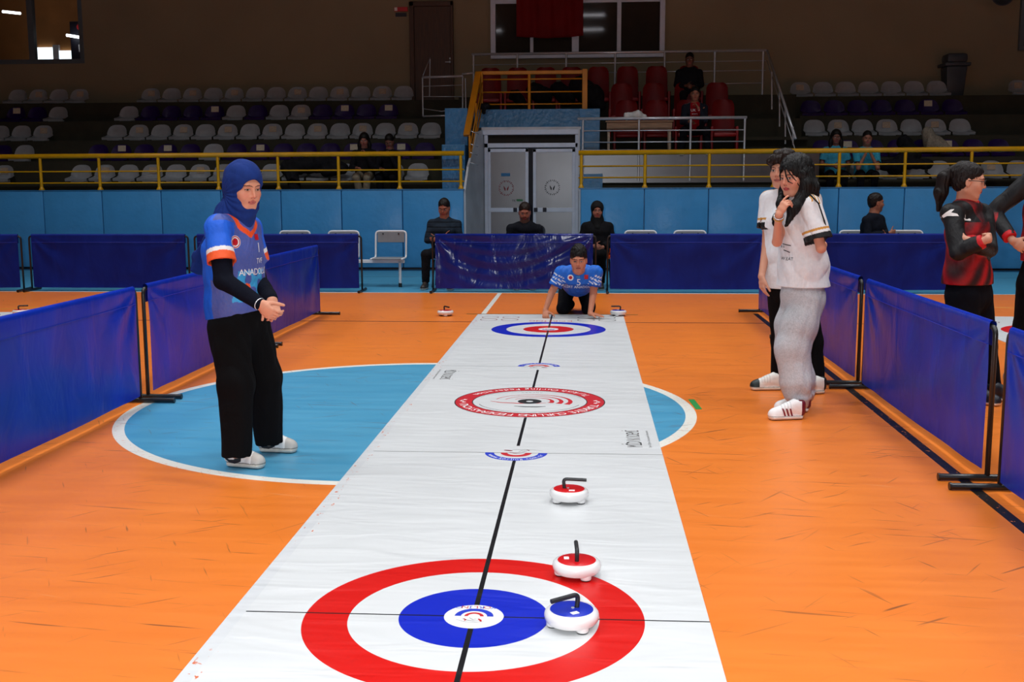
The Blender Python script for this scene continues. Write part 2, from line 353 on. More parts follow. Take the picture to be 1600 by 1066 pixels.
# ---- concrete terraces
ST = [1.60, 2.01, 2.43, 2.85, 3.27]; SY = [20.7, 21.35, 22.0, 22.65, 23.3]
def terrace(name, x0, x1):
    bm = B(); box(bm, (x0, 19.92, 0), (x1, 24, 1.22))
    for z, y in zip(ST, SY): box(bm, (x0, y-.33, 1.2), (x1, 24, z))
    o = obj(name, bm, 'concrete'); tag(o, kind='structure')
terrace('floor_terrace_left', -17, -2.62); terrace('floor_terrace_right', 4.2, 15)
TR = [2.04, 2.41, 2.79, 3.3]; TY = [20.6, 21.55, 22.1, 22.75]
bm = B(); 
box(bm, (-.1, 20.6, 0), (4.2, 24, 2.04)); box(bm, (-2.62, 21.36, 2.35), (4.2, 24, 2.41)); box(bm, (-2.62, 22.1, 2.3), (4.2, 24, 2.79)); box(bm, (-2.62, 22.75, 2.7), (4.2, 24, 3.3)); box(bm, (-.1, 19.95, 0), (4.2, 20.6, 1.2)); box(bm, (-.1, 21.5, 2.0), (4.2, 24, 2.41)); box(bm, (-2.62, 22.6, 0), (-.1, 24, 2.41))
tag(obj('floor_tribune', bm, 'concrete'), kind='structure')
tag(obj('trim_1', bx((-.1, 20.56, 1.55), (4.25, 20.61, 2.16), .004), 'alu_panel'), kind='structure')    # grey facing below the tribune
# blue painted walls round the entrance
bm = B(); box(bm, (-2.15, 21.2, 2.6), (.25, 21.36, 2.95), .006); box(bm, (-.13, 21.0, 1.2), (.25, 21.2, 2.93), .006); box(bm, (-2.62, 20.5, 1.2), (-2.2, 21.36, 2.93), .006); box(bm, (-.13, 20.45, 1.2), (.3, 20.55, 1.72), .004)
box(bm, (-2.62, 20.0, 1.2), (-2.2, 20.5, 2.25), .006)
tag(obj('wall_entrance', bm, 'blue_wall'), kind='structure')
# low wall that carries the pads and the railing
bm = B(); box(bm, (-17, 19.82, 0), (-2.19, 19.95, 1.43)); box(bm, (-.1, 19.82, 0), (15, 19.95, 1.44)); tag(obj('wall_low', bm, 'blue_wall'), kind='structure')
ORD = ['first', 'second', 'third', 'fourth', 'fifth', 'sixth', 'seventh', 'eighth', 'ninth', 'tenth', 'eleventh', 'twelfth', 'thirteenth', 'fourteenth', 'fifteenth', 'sixteenth']
def pad_mesh(w, h=1.3):
    bm = B(); box(bm, (0, -.06, 0), (w, .0, h), .018); return bm
left_edges = [-2.2-1.118*k for k in range(0, 8)] + [-11.15]
for k in range(8):
    x1 = left_edges[k]; x0 = x1-1.118
    t = obj('wall_pad', pad_mesh(1.108, 1.4), 'blue_pad', smooth='auto'); t.location = (x0+.005, 19.82, .032)
    tag(t, 'blue padded wall panel, %s one leftwards from the grey metal doors' % ORD[k], 'wall pad', 'blue wall pads')
for k in range(8):
    x0 = -.1+1.135*k
    t = obj('wall_pad', pad_mesh(1.125, 1.41), 'blue_pad', smooth='auto'); t.location = (x0+.005, 19.82, .032)
    tag(t, 'blue padded wall panel, %s one rightwards from the grey metal doors' % ORD[k], 'wall pad', 'blue wall pads')
bm = B(); box(bm, (-15, 19.78, 0), (-2.2, 19.82, .03)); box(bm, (-.1, 19.78, 0), (13, 19.82, .03)); tag(obj('baseboard_back', bm, 'ink_black'), kind='structure')
bm = B(); box(bm, (-15, 19.76, 1.43), (-2.19, 19.96, 1.455), .003); box(bm, (-.1, 19.76, 1.44), (13, 19.96, 1.465), .003); tag(obj('trim_2', bm, 'blue_wall'), kind='structure')
# ---- metal entrance doors
dd = thing('door_2', (-1.05, 21, 0), None, None); tag(dd, kind='structure')
DY = 21.0
def D(x, y, Y=DY): q = Q(x, y, Y); return q[0], q[2]
xl, zt = D(757, 203); xr, _ = D(903, 203)
bm = B(); box(bm, (xl, 20.92, 0), (xl+.07, 21.05, zt), .006); box(bm, (xr-.05, 20.92, 0), (xr+.02, 21.05, zt), .006)
box(bm, (xl-.05, 20.9, D(800, 211)[1]), (xr+.04, 21.06, zt), .008); box(bm, (xl, 20.92, D(800, 231)[1]), (xr, 21.05, D(800, 224)[1]), .006)
obj('door_frame', bm, 'alu', dd, True)
obj('transom_pane', bx((xl+.05, 20.98, D(800, 224)[1]), (xr-.04, 21.0, D(800, 211)[1])), 'glass', dd, True)
for x0, x1 in ((762, 826), (833, 899)):
    a = D(x0, 233); b = D(x1, 233); lf = obj('door_leaf', bx((a[0], 20.965, .02), (b[0], 21.0, a[1])), 'alu_panel', dd, True)
    bm = B(); w = .06
    box(bm, (a[0], 20.94, .02), (a[0]+w, 21.01, a[1]), .004); box(bm, (b[0]-w, 20.94, .02), (b[0], 21.01, a[1]), .004); box(bm, (a[0], 20.94, a[1]-w), (b[0], 21.01, a[1]), .004)
    zb = D(800, 328)[1]; box(bm, (a[0], 20.935, zb-.04), (b[0], 21.01, zb+.04), .004); box(bm, (a[0], 20.94, .02), (b[0], 21.01, .14), .004)
    obj('leaf_frame', bm, 'alu', dd, True)
for xs in (805, 837, 851):
    c = Q(xs, 328, 20.93); obj('latch_block', bx((c[0]-.035, 20.91, c[2]-.04), (c[0]+.035, 20.94, c[2]+.04), .004), 'dark_sign', dd, True)
for cx, cy, mm in ((791, 294, 'ink_maroon'), (863, 293, 'ink_black')):
    c = Q(cx, cy, 20.96); bm = B()
    for k in range(24):
        a = 2*PI*k/24; r0, r1 = (.115, .15) if k % 2 else (.125, .145)
        p = [Vector((c[0]+math.cos(a+s)*r, 20.962, c[2]+math.sin(a+s)*r)) for r, s in ((r0, -.06), (r1, -.05), (r1, .05), (r0, .06))]
        bm.faces.new([bm.verts.new(q) for q in p][::-1])
    for sx in (-1, 1):
        pts = [(sx*.01, -.01), (sx*.05, .045), (sx*.045, .0), (sx*.03, -.045), (sx*.012, -.05)]
        vs = [bm.verts.new((c[0]+u, 20.961, c[2]+v)) for u, v in pts]; bm.faces.new(vs if sx > 0 else vs[::-1])
    obj('door_emblem', bm, mm, dd, True)
c = Q(790, 273, 20.95); obj('blue_plate', bx((c[0]-.085, 20.955, c[2]-.03), (c[0]+.085, 20.963, c[2]+.03), .002), mat('blue_door_plate', (30, 110, 160), .5), dd, True)
c = Q(812, 313, 20.95); obj('green_plate', bx((c[0]-.06, 20.955, c[2]-.02), (c[0]+.06, 20.963, c[2]+.02), .002), mat('green_door_plate', (60, 120, 80), .5), dd, True)
tm = text_mesh('TK', .06); flat_xy(tm, (1, 0, 0), (0, 0, 1), Q(803, 314, 20.96)); obj('lettering', tm, 'ink_black', dd, True)
# reveals
M['reveal'] = mat('silver_reveal_paint', (196, 200, 206), .4, metal=.0, var=.12, vs=3, bump=.01, bs=6)
bm = B(); top = [(-2.17, 19.8, 1.44), (-2.1, 20.2, 2.1), (-1.98, 20.9, 2.52)]
vs = [(-2.17, 19.8, 0), (-1.93, 21.0, 0), (-1.93, 21.0, 2.56), (-2.02, 20.6, 2.5), (-2.13, 20.0, 1.85), (-2.17, 19.8, 1.44)]
f1 = [bm.verts.new(v) for v in vs]; f2 = [bm.verts.new((v[0]-.04, v[1], v[2])) for v in vs]; bm.faces.new(f1); bm.faces.new(f2[::-1])
for i in range(6): bm.faces.new((f1[i], f1[i-1], f2[i-1], f2[i]))
box(bm, (-.13, 19.82, 0), (-.1, 21.0, 1.44)); box(bm, (-.15, 20.5, 1.4), (-.12, 21, 2.55)); box(bm, (-1.98, 20.9, 2.55), (-.1, 21.2, 2.6))
tag(obj('wall_doorway', bm, 'reveal'), kind='structure')
tag(obj('wall_doorway_back', bx((-2.2, 21.06, 0), (-.1, 21.1, 2.6)), 'dark_sign'), kind='structure')  # dark upright sheet right behind the metal doors
# ---- railings
def railing(name, label, rails, posts, m, pm=None, cat='railing', foot=False, group=None):
    """rails: (points, radius); posts: (bottom, top, radius)"""
    p0 = posts[0][0]; t = thing(name, p0, label, cat, group)
    for pts, r in rails:
        bm = B(); tube(bm, pts, r, 10); obj('rail', bm, m, t, True, True)
    for a, b, r in posts:
        bm = B(); cyl(bm, a, b, r, 12)
        if foot: cyl(bm, a, (a[0], a[1], a[2]+.02), r*1.9, 12); cyl(bm, (a[0], a[1], a[2]+.02), (a[0], a[1], a[2]+.06), r*1.6, 12, r)
        obj('post', bm, pm or m, t, True, 'auto')
    return t
Yr = 19.86
zl = [2.075, Q(250, 268, Yr)[2], Q(250, 286, Yr)[2]]
railing('yellow_railing', 'yellow tube railing above the blue pads left of the metal doors', [([(-15, Yr, zl[0]-.01), (-2.2, Yr, zl[0]+.015)], .045), ([(-15, Yr, zl[1]), (-2.2, Yr, zl[1]+.01)], .014), ([(-15, Yr, zl[2]), (-2.2, Yr, zl[2]+.01)], .014)],
        [((x, Yr, 1.455), (x, Yr, 2.06), .028) for x in [-2.26-1.118*k for k in range(11)]], 'yellow', foot=True)
zr = [2.105, Q(1100, 259, Yr)[2], Q(1100, 277, Yr)[2]]
railing('yellow_railing', 'yellow tube railing above the blue pads right of the metal doors', [([(-.14, Yr, zr[0]-.02), (13, Yr, zr[0]+.03)], .045), ([(-.14, Yr, zr[1]), (13, Yr, zr[1]+.03)], .014), ([(-.14, Yr, zr[2]), (13, Yr, zr[2]+.02)], .014)],
        [((x, Yr, 1.465), (x, Yr, 2.09), .028) for x in [-.09+1.135*k for k in range(11)]], 'yellow', foot=True)
# ochre box rail on the blue parapet
def P3(x, y, Y): return tuple(Q(x, y, Y))
YA = 21.25
xL, xR = P3(748, 110, YA)[0], P3(914, 110, YA)[0]
t = railing('ochre_railing', 'ochre square railing on the blue parapet above the metal doors', [([(xL, YA, Q(800, y, YA)[2]), (xR, YA, Q(800, y, YA)[2])], .014) for y in (124, 144, 163)],
        [((xL+.04, YA, 2.95), (xL+.04, YA, 3.62), .03), (tuple(Q(827, 173, YA)), tuple(Q(827, 115, YA)), .028)], 'ochre')
obj('top_rail', bx((xL, YA-.04, Q(800, 115, YA)[2]-.02), (xR, YA+.04, Q(800, 111, YA)[2]+.0), .008), 'ochre', t, True)
obj('corner_post', bx((xR-.05, YA-.06, 2.45), (xR+.05, YA+.06, Q(914, 108, YA)[2]), .008), 'ochre', t, True)
# ochre stair handrail coming forward and down
a = Q(748, 113, 21.2); b = Q(729, 212, 20.2); t = thing('stair_handrail', b, 'ochre sloping handrail of the stairs left above the metal doors', 'handrail')
bm = B(); dv = Vector(b)-Vector(a)
ln = dv.length; q = dv.to_track_quat('Y', 'Z').to_matrix()
vs = box(bm, (-.06, 0, -.03), (.06, ln, .03), .008)
for v in bm.verts: v.co = Vector(a) + q @ v.co
obj('top_rail', bm, 'ochre', t, True)
for off in (.2, .4, .6):
    bm = B(); tube(bm, [(a[0]+.07, a[1]-.05, a[2]-off), (b[0]+.07, b[1]-.05, b[2]-off)], .013); obj('rail', bm, 'ochre', t, True, True)
for k, s in enumerate((.0, .5, 1.)):
    p = Vector(a).lerp(Vector(b), s); bm = B(); cyl(bm, (p[0]+.06, p[1]-.03, p[2]-.75), (p[0]+.06, p[1]-.03, p[2]), .022); obj('post', bm, 'ochre', t, True, 'auto')
for px_, py_ in ((736, 205), (735, 225), (734, 238), (735, 254)):
    bm = B(); p = Q(px_, py_, 20.1); tube(bm, [tuple(p), (p[0]+.13, p[1]+.1, p[2]-.05)], .008); obj('rail_bracket', bm, 'steel', t, True, True)
# steel rails
YU = 22.9
zz = lambda x, y: Q(x, y, YU)[2]
up = [((P3(x, 0, YU)[0], YU, 3.3), (P3(x, 0, YU)[0], YU, 4.17), .022) for x in (739, 808, 885, 962, 1040, 1119, 1195)]
railing('steel_railing', 'long steel railing behind the red seats under the big window', [([(-2.36, YU, 4.17), (3.6, YU, 4.185)], .026), ([(-2.36, YU, zz(900, 100)), (3.6, YU, zz(900, 98))], .01), ([(.4, YU, zz(990, 113)), (3.6, YU, zz(990, 112))], .01), ([(2.3, YU, zz(1150, 131)), (3.55, YU, zz(1150, 130))], .01)], up, 'steel')
# sloping steel hand rail of the right-hand steps
a = np.array([3.62, 22.9, 4.18]); b = Q(1243, 217, 20.6)
sl = []
for px_, yt, yb in ((1206, 112, 168), (1218, 140, 195), (1227, 168, 222), (1239, 198, 224)):
    s = (px_-1197)/(1243-1197.); Yp_ = 22.9 + s*(20.6-22.9); sl.append((tuple(Q(px_, yb+3, Yp_)), tuple(Q(px_, yt, Yp_)), .016))
railing('steel_handrail', 'sloping steel handrail of the steps right of the red seats', [([tuple(a), tuple(b)], .026), ([tuple(a-np.array([0, 0, .2])), tuple(b-np.array([0, 0, .2]))], .01)], sl, 'steel')
YL = 20.45
pts = [(P3(x, 0, YL)[0], YL) for x in (912, 1001, 1083, 1169)]
railing('steel_railing', 'bright steel railing in front of the brown table and seated man', [([(P3(905, 0, YL)[0]-.02, YL, 2.715), (P3(1172, 0, YL)[0], YL, 2.72)], .028)] + [([(pts[0][0], YL, Q(1000, y, YL)[2]), (pts[-1][0], YL, Q(1000, y, YL)[2])], .012) for y in (204, 222)],
        [((x, YL, Q(1000, 283, YL)[2]), (x, YL, 2.71), .02) for x, _ in pts], 'steel')
# small bench of steel rails at the landing left of the ochre rail
YB = 22.55
c4 = [Q(660, 121, YB), Q(723, 119, YB), Q(723, 180, YB), Q(661, 182, YB)]
t = railing('steel_railing', 'small steel landing railing right of the brown door', [([tuple(c4[0]), tuple(c4[1])], .024), ([tuple(c4[3]), tuple(c4[2])], .02), ([tuple(Q(661, 135, YB)), tuple(Q(722, 133, YB))], .008), ([tuple(Q(661, 151, YB)), tuple(Q(722, 151, YB))], .009), ([tuple(Q(661, 170, YB)), tuple(Q(690, 174, YB)), tuple(Q(722, 169, YB))], .008)],
            [(tuple(c4[3]), tuple(c4[0]), .016), (tuple(c4[2]), tuple(c4[1]), .018), (tuple(Q(671, 151, YB+.5)), tuple(Q(672, 92, YB+.5)), .012), (tuple(Q(728, 174, 22.2)), tuple(Q(727, 122, 22.2)), .014)], 'steel')
bm = B(); tube(bm, [tuple(Q(661, 118, YB)), tuple(Q(672, 90, YB+.5))], .01); tube(bm, [tuple(Q(722, 116, YB)), tuple(Q(740, 114, YB))], .022); obj('rail', bm, 'steel', t, True, True)
# red flag hanging over the window
a = Q(807, 57, 23.75); b = Q(911, 57, 23.75)
bm = B(); nx, nz = 40, 24; z1 = 6.4; G_ = []
for j in range(nz+1):
    row = []
    for i in range(nx+1):
        u = i/nx; v = j/nz; z = a[2] - .04*math.sin(u*PI) + (z1-a[2])*v
        row.append(bm.verts.new((a[0]+(b[0]-a[0])*u, 23.75+.03*math.sin(u*17+v*2)+.012*math.sin(u*41), z)))
    G_.append(row)
for j in range(nz):
    for i in range(nx): bm.faces.new((G_[j][i], G_[j][i+1], G_[j+1][i+1], G_[j+1][i]))
o = obj('hanging_flag', bm, 'flag', smooth=True); sm = o.modifiers.new('thick', 'SOLIDIFY'); sm.thickness = .006
tag(o, 'dark red flag cloth hanging in front of the big central window', 'flag')
# wall speaker at top right
c = Q(1563, -8, 23.8); t = thing('wall_speaker', c, 'dark round horn loudspeaker on the upper right wall', 'loudspeaker')
bm = B(); lathe(bm, [(0, .0), (.1, 0), (.22, .12), (.24, .14), (.22, .14), (.08, .03), (0, .03)], 24); bmesh.ops.rotate(bm, verts=bm.verts, cent=(0, 0, 0), matrix=Matrix.Rotation(PI/2, 3, 'X')); obj('horn', bm, 'bin', t, smooth='auto')
bm = B(); cyl(bm, (0, 0, 0), (0, .2, 0), .05); obj('bracket', bm, 'bin', t, smooth='auto')
# waste bin
t = thing('waste_bin', (Q(1491, 120, 23.55)[0], 23.6, 3.27), 'dark grey lidded waste bin on the top step at upper right', 'bin')
bm = B(); box(bm, (-.21, -.22, 0), (.21, .22, .62), .03)
for v in bm.verts:
    k = .78+.22*(v.co.z/.62); v.co.x *= k; v.co.y *= k
obj('bin_body', bm, 'bin', t, smooth='auto')
bm = B(); box(bm, (-.26, -.27, .62), (.26, .27, .69), .02); box(bm, (-.2, -.2, .69), (.22, .22, .88), .06); obj('bin_lid', bm, 'bin', t, smooth='auto')
# ============================================================ SEATS IN THE STANDS
def seat_mesh():
    """a moulded bucket seat: front lip, pan, high rounded back, curled sides"""
    bm = B(); rows = []
    prof = [(-.125, .02, .212, .0), (-.128, .06, .216, .004), (-.1, .066, .216, .01), (-.02, .06, .212, .03), (.08, .06, .21, .05), (.145, .085, .21, .05), (.172, .15, .207, .04), (.185, .21, .198, .03), (.195, .26, .18, .022), (.2, .3, .15, .012), (.203, .325, .108, .006), (.204, .336, .06, 0)]
    nx = 12
    for y, z, w, c in prof:
        row = []
        for i in range(nx+1):
            u = -1+2*i/nx; e = abs(u)**3
            row.append(bm.verts.new((u*w, y-(c*1.2*e if z > .1 else 0), z+(c*e if z <= .1 else 0))))
        rows.append(row)
    for a, b in zip(rows, rows[1:]):
        for i in range(nx): bm.faces.new((a[i], a[i+1], b[i+1], b[i]))
    g = bmesh.ops.solidify(bm, geom=bm.faces[:], thickness=.012)
    box(bm, (-.12, -.08, 0), (.12, .14, .06))
    bmesh.ops.recalc_face_normals(bm, faces=bm.faces); return bm
def bucket(kind, note):
    t = thing('stadium_seat', (0, 0, 0), 'x', 'seat')
    obj('seat_shell', seat_mesh(), 'white_plastic' if kind == 'w' else 'purple_plastic', t, smooth='auto')
    if note:
        bm = B()
        w_, z0, z1 = (.075, .17, .285) if kind == 'w' else (.08, .2, .315)
        nx = 6; rr = []
        for z in (z0, (z0+z1)/2, z1):
            y = np.interp(z, [.15, .22, .28, .32], [.172, .185, .195, .2])
            rr.append([bm.verts.new((-w_+2*w_*i/nx, y-.014-.045*abs((-1+2*i/nx)*w_/.18)**3, z)) for i in range(nx+1)])
        for a, b in zip(rr, rr[1:]):
            for i in range(nx): bm.faces.new((a[i], a[i+1], b[i+1], b[i]))
        obj('paper_note', bm, 'paper' if kind == 'p' else 'paper_beige', t)
    return t
PROT = {}
def seat(kind, note, x, row, label, group):
    k = (kind, note)
    if k not in PROT: PROT[k] = o = bucket(kind, note)
    else: o = copy_tree(PROT[k])
    o.location = (x, SY[row], ST[row]); tag(o, label, 'seat', group); return o
ROWN = ['lowest', 'second-lowest', 'middle', 'second-highest', 'highest']
CN = {'w': 'white', 'p': 'purple'}
def row_of(kinds, notes, x0, pitch, row, block, frm='left'):
    n = len(kinds)
    for i, k in enumerate(kinds):
        if k == '.': continue
        no = (k, i in notes)
        if frm == 'left': place = ORD[i]+' from left'
        else: place = ORD[n-1-i]+' from right'
        if n-1-i < i and frm == 'left': place = ORD[n-1-i]+' from right' if n-1-i else 'rightmost'
        if place.startswith('first from left'): place = 'leftmost'
        if place.startswith('first from right'): place = 'rightmost'
        seat(k, i in notes, x0+pitch*i, row, '%s bucket seat%s, %s row %s, %s' % (CN[k], ' with paper note' if i in notes else '', ROWN[row], block, place), '%s row seats %s' % (ROWN[row], block))
LB = 'of left stand'
row_of('w'*13, {0, 2, 4, 7, 9, 11}, -9.35, .457, 4, LB)
row_of('wppppwpwwpppp', {4, 8, 10, 12}, -9.58, .458, 3, LB)
row_of('w'*15, {1, 3, 5, 7, 9, 11, 13}, -9.58, .462, 2, LB)
row_of('pppppwppppppppp', {1, 3, 7, 11, 13}, -9.7, .468, 1, LB)
row_of('wwwwwwwwwwwwwww', {1, 3, 5, 7}, -9.77, .47, 0, LB)
FB = 'beyond left aisle'
for r, s, nt_, xl_ in ((4, 'wwww', {3, 1}, -10.93), (3, 'ppw', {0}, -11.11), (2, 'www', {2}, -11.14), (1, 'pw', set(), -11.22), (0, 'w', {0}, -11.33)):
    row_of(s, nt_, xl_-.46*(len(s)-1), .46, r, FB, 'right')
RB = 'of right stand'
row_of('w'*7, {0}, 4.4, .459, 4, RB); row_of('ppppppp', {5}, 4.5, .463, 3, RB); row_of('w'*7, {1, 3, 5}, 4.45, .464, 2, RB)
row_of('pppppppp', {1, 5}, 4.5, .465, 1, RB); row_of('wwwwwwww', {6}, 4.0+.6, .47, 0, RB)
row_of('w', {0}, Q(1596, 130, 23.3)[0], .46, 4, 'beyond right aisle')
# ---- red chairs of the tribune
def vip(x, y, z, label, group, first=[]):
    if first: o = copy_tree(first[0])
    else:
        o = thing('red_armchair', (0, 0, 0), 'x', 'chair')
        bm = B(); rows = []
        for zz_, w_, yy in ((.4, .2, .16), (.55, .215, .19), (.8, .215, .22), (.98, .205, .235), (1.05, .17, .24), (1.08, .11, .242)):
            rows.append([bm.verts.new((-w_+2*w_*i/10, yy-.05*abs(-1+.2*i)**2, zz_)) for i in range(11)])
        for a, b in zip(rows, rows[1:]):
            for i in range(10): bm.faces.new((a[i], a[i+1], b[i+1], b[i]))
        bmesh.ops.solidify(bm, geom=bm.faces[:], thickness=.05); bmesh.ops.recalc_face_normals(bm, faces=bm.faces)
        obj('backrest', bm, 'red_plastic', o, smooth='auto')
        obj('seat', bx((-.21, -.22, .36), (.21, .2, .44), .03), 'red_plastic', o, smooth='auto')
        for s in (-1, 1):
            obj('side_panel', bx((s*.235-.025, -.15, 0), (s*.235+.025, .2, .56), .015), 'red_plastic', o, smooth='auto')
        first.append(o)
    o.location = (x, y, z); tag(o, label, 'chair', group); return o
g1 = 'red chairs of the back tribune row'
for i, px_ in enumerate((808, 852, 893, 935, 981, 1027, 1078)):
    vip(Q(px_ if px_ else 0, 104, 22.4)[0], 22.4, 2.79, 'red armchair of the back tribune row under the big window, %s from the left' % ORD[i+1], g1)
vip(Q(765, 104, 22.4)[0], 22.4, 2.79, 'red armchair of the back tribune row under the big window, leftmost', g1)
for i, px_ in enumerate((972, 1022, 1072, 1122)):
    vip(Q(px_, 128, 21.9)[0], 21.86, 2.41, 'red armchair of the middle tribune row, %s from the left' % ORD[i], 'red chairs of the middle tribune row')
for i, px_ in enumerate((980, 1027, 1076, 1132)):
    vip(Q(px_, 155, 21.25)[0], 21.25, 2.04, 'red armchair of the front tribune row, %s from the left' % ORD[i], 'red chairs of the front tribune row')
# table in front of them
a = Q(946, 189, 20.85); b = Q(1051, 189, 20.85)
t = thing('table', ((a[0]+b[0])/2, 20.85, 2.04), 'narrow brown wooden table behind the bright steel railing', 'table'); hw = (b[0]-a[0])/2
obj('table_top', bx((-hw, -.22, .62), (hw, .18, .65), .006), 'wood_table', t); obj('front_panel', bx((-hw+.02, -.2, .49), (hw-.02, -.18, .62), .004), 'wood_table', t)
for sx in (-1, 1):
    for sy in (-.17, .14): obj('leg', bx((sx*(hw-.06)-.02, sy-.02, 0), (sx*(hw-.06)+.02, sy+.02, .62)), 'paper_beige', t)
# ---- heaps of clothes lying on seats are made later with the figure mesher
# ============================================================ FLOOR-LEVEL THINGS
# linked silver seats along the wall
def wall_seats(xs, y, label, parts=None):
    t = thing('linked_seating', (sum(xs)/len(xs), y, 0), label, 'seating')
    x0, x1 = min(xs)-.24, max(xs)+.24
    obj('beam', bx((x0, y-.02, .36), (x1, y+.04, .41), .005), 'chair_white', t, True)
    for x in xs:
        bm = B(); box(bm, (x-.22, y-.2, .42), (x+.22, y+.2, .44), .008); s = obj('seat', bm, 'chair_grey', t, True, 'auto')
        bm = B(); tube(bm, arcpts([(x-.235, y-.2, .43), (x-.235, y+.2, .43), (x-.235, y+.25, .83), (x+.235, y+.25, .83), (x+.235, y+.2, .43), (x+.235, y-.2, .43)], .06), .015, 8); obj('seat_frame', bm, 'chair_white', t, True, True)
        bm = B(); box(bm, (x-.21, y+.235, .66), (x+.21, y+.25, .82), .005); p = obj('backrest', bm, 'chair_grey', t, True)
        for sx in (-.12, .12):
            b2 = B(); cyl(b2, (x+sx, y+.236, .79), (x+sx, y+.228, .79), .012); obj('bolt', b2, 'ink_black', p, True)
    for x in (x0+.06, x1-.06):
        bm = B(); cyl(bm, (x, y-.05, .03), (x, y-.05, .38), .022); obj('leg', bm, 'chair_white', t, True, 'auto')
        bm = B(); cyl(bm, (x, y-.05, 0), (x, y-.05, .06), .026); obj('foot', bm, 'rubber', t, True, 'auto')
    return t
xs_ = lambda p, y: Q(p, 364, y)[0]
wall_seats([xs_(461, 16.65), xs_(537, 16.65), xs_(611, 16.65)], 16.4, 'grey linked seats on a white beam left of the man in orange chair')
wall_seats([xs_(1001, 16.65), xs_(1078, 16.65)], 16.4, 'grey linked seats behind the barrier, right of the woman in black headscarf')
wall_seats([xs_(1337, 16.65), xs_(1416, 16.65)], 16.4, 'grey linked seats under the man sitting sideways at the right')
def orange_chair(x, y, label):
    t = thing('orange_chair', (x, y, 0), label, 'chair', 'orange plastic chairs of the officials')
    bm = B(); rows = []
    for yy, z, w in ((-.22, .43, .22), (-.1, .44, .225), (.1, .43, .22), (.19, .46, .22), (.22, .55, .22), (.24, .7, .215), (.25, .79, .19), (.252, .82, .14)):
        rows.append([bm.verts.new((-w+2*w*i/8, yy-(.03 if z > .5 else 0)*abs(-1+i/4)**2, z+(.02 if z < .5 else 0)*abs(-1+i/4)**3)) for i in range(9)])
    for a, b in zip(rows, rows[1:]):
        for i in range(8): bm.faces.new((a[i], a[i+1], b[i+1], b[i]))
    bmesh.ops.solidify(bm, geom=bm.faces[:], thickness=.012); bmesh.ops.recalc_face_normals(bm, faces=bm.faces)
    obj('seat_shell', bm, 'orange_plastic', t, smooth='auto')
    for sx in (-1, 1):
        for sy in (-1, 1):
            bm = B(); cyl(bm, (sx*.2, sy*.19, 0), (sx*.17, sy*.15, .42), .012, 8); obj('leg', bm, 'black_metal', t, smooth='auto')
    return t
orange_chair(Q(698, 400, 16.45)[0], 16.45, 'orange plastic chair under the short-haired man with folded arms')
orange_chair(Q(820, 400, 16.45)[0], 16.45, 'orange plastic chair behind the glossy barrier under the bearded man')
orange_chair(Q(934, 400, 16.45)[0], 16.45, 'orange plastic chair under the woman in a black headscarf')
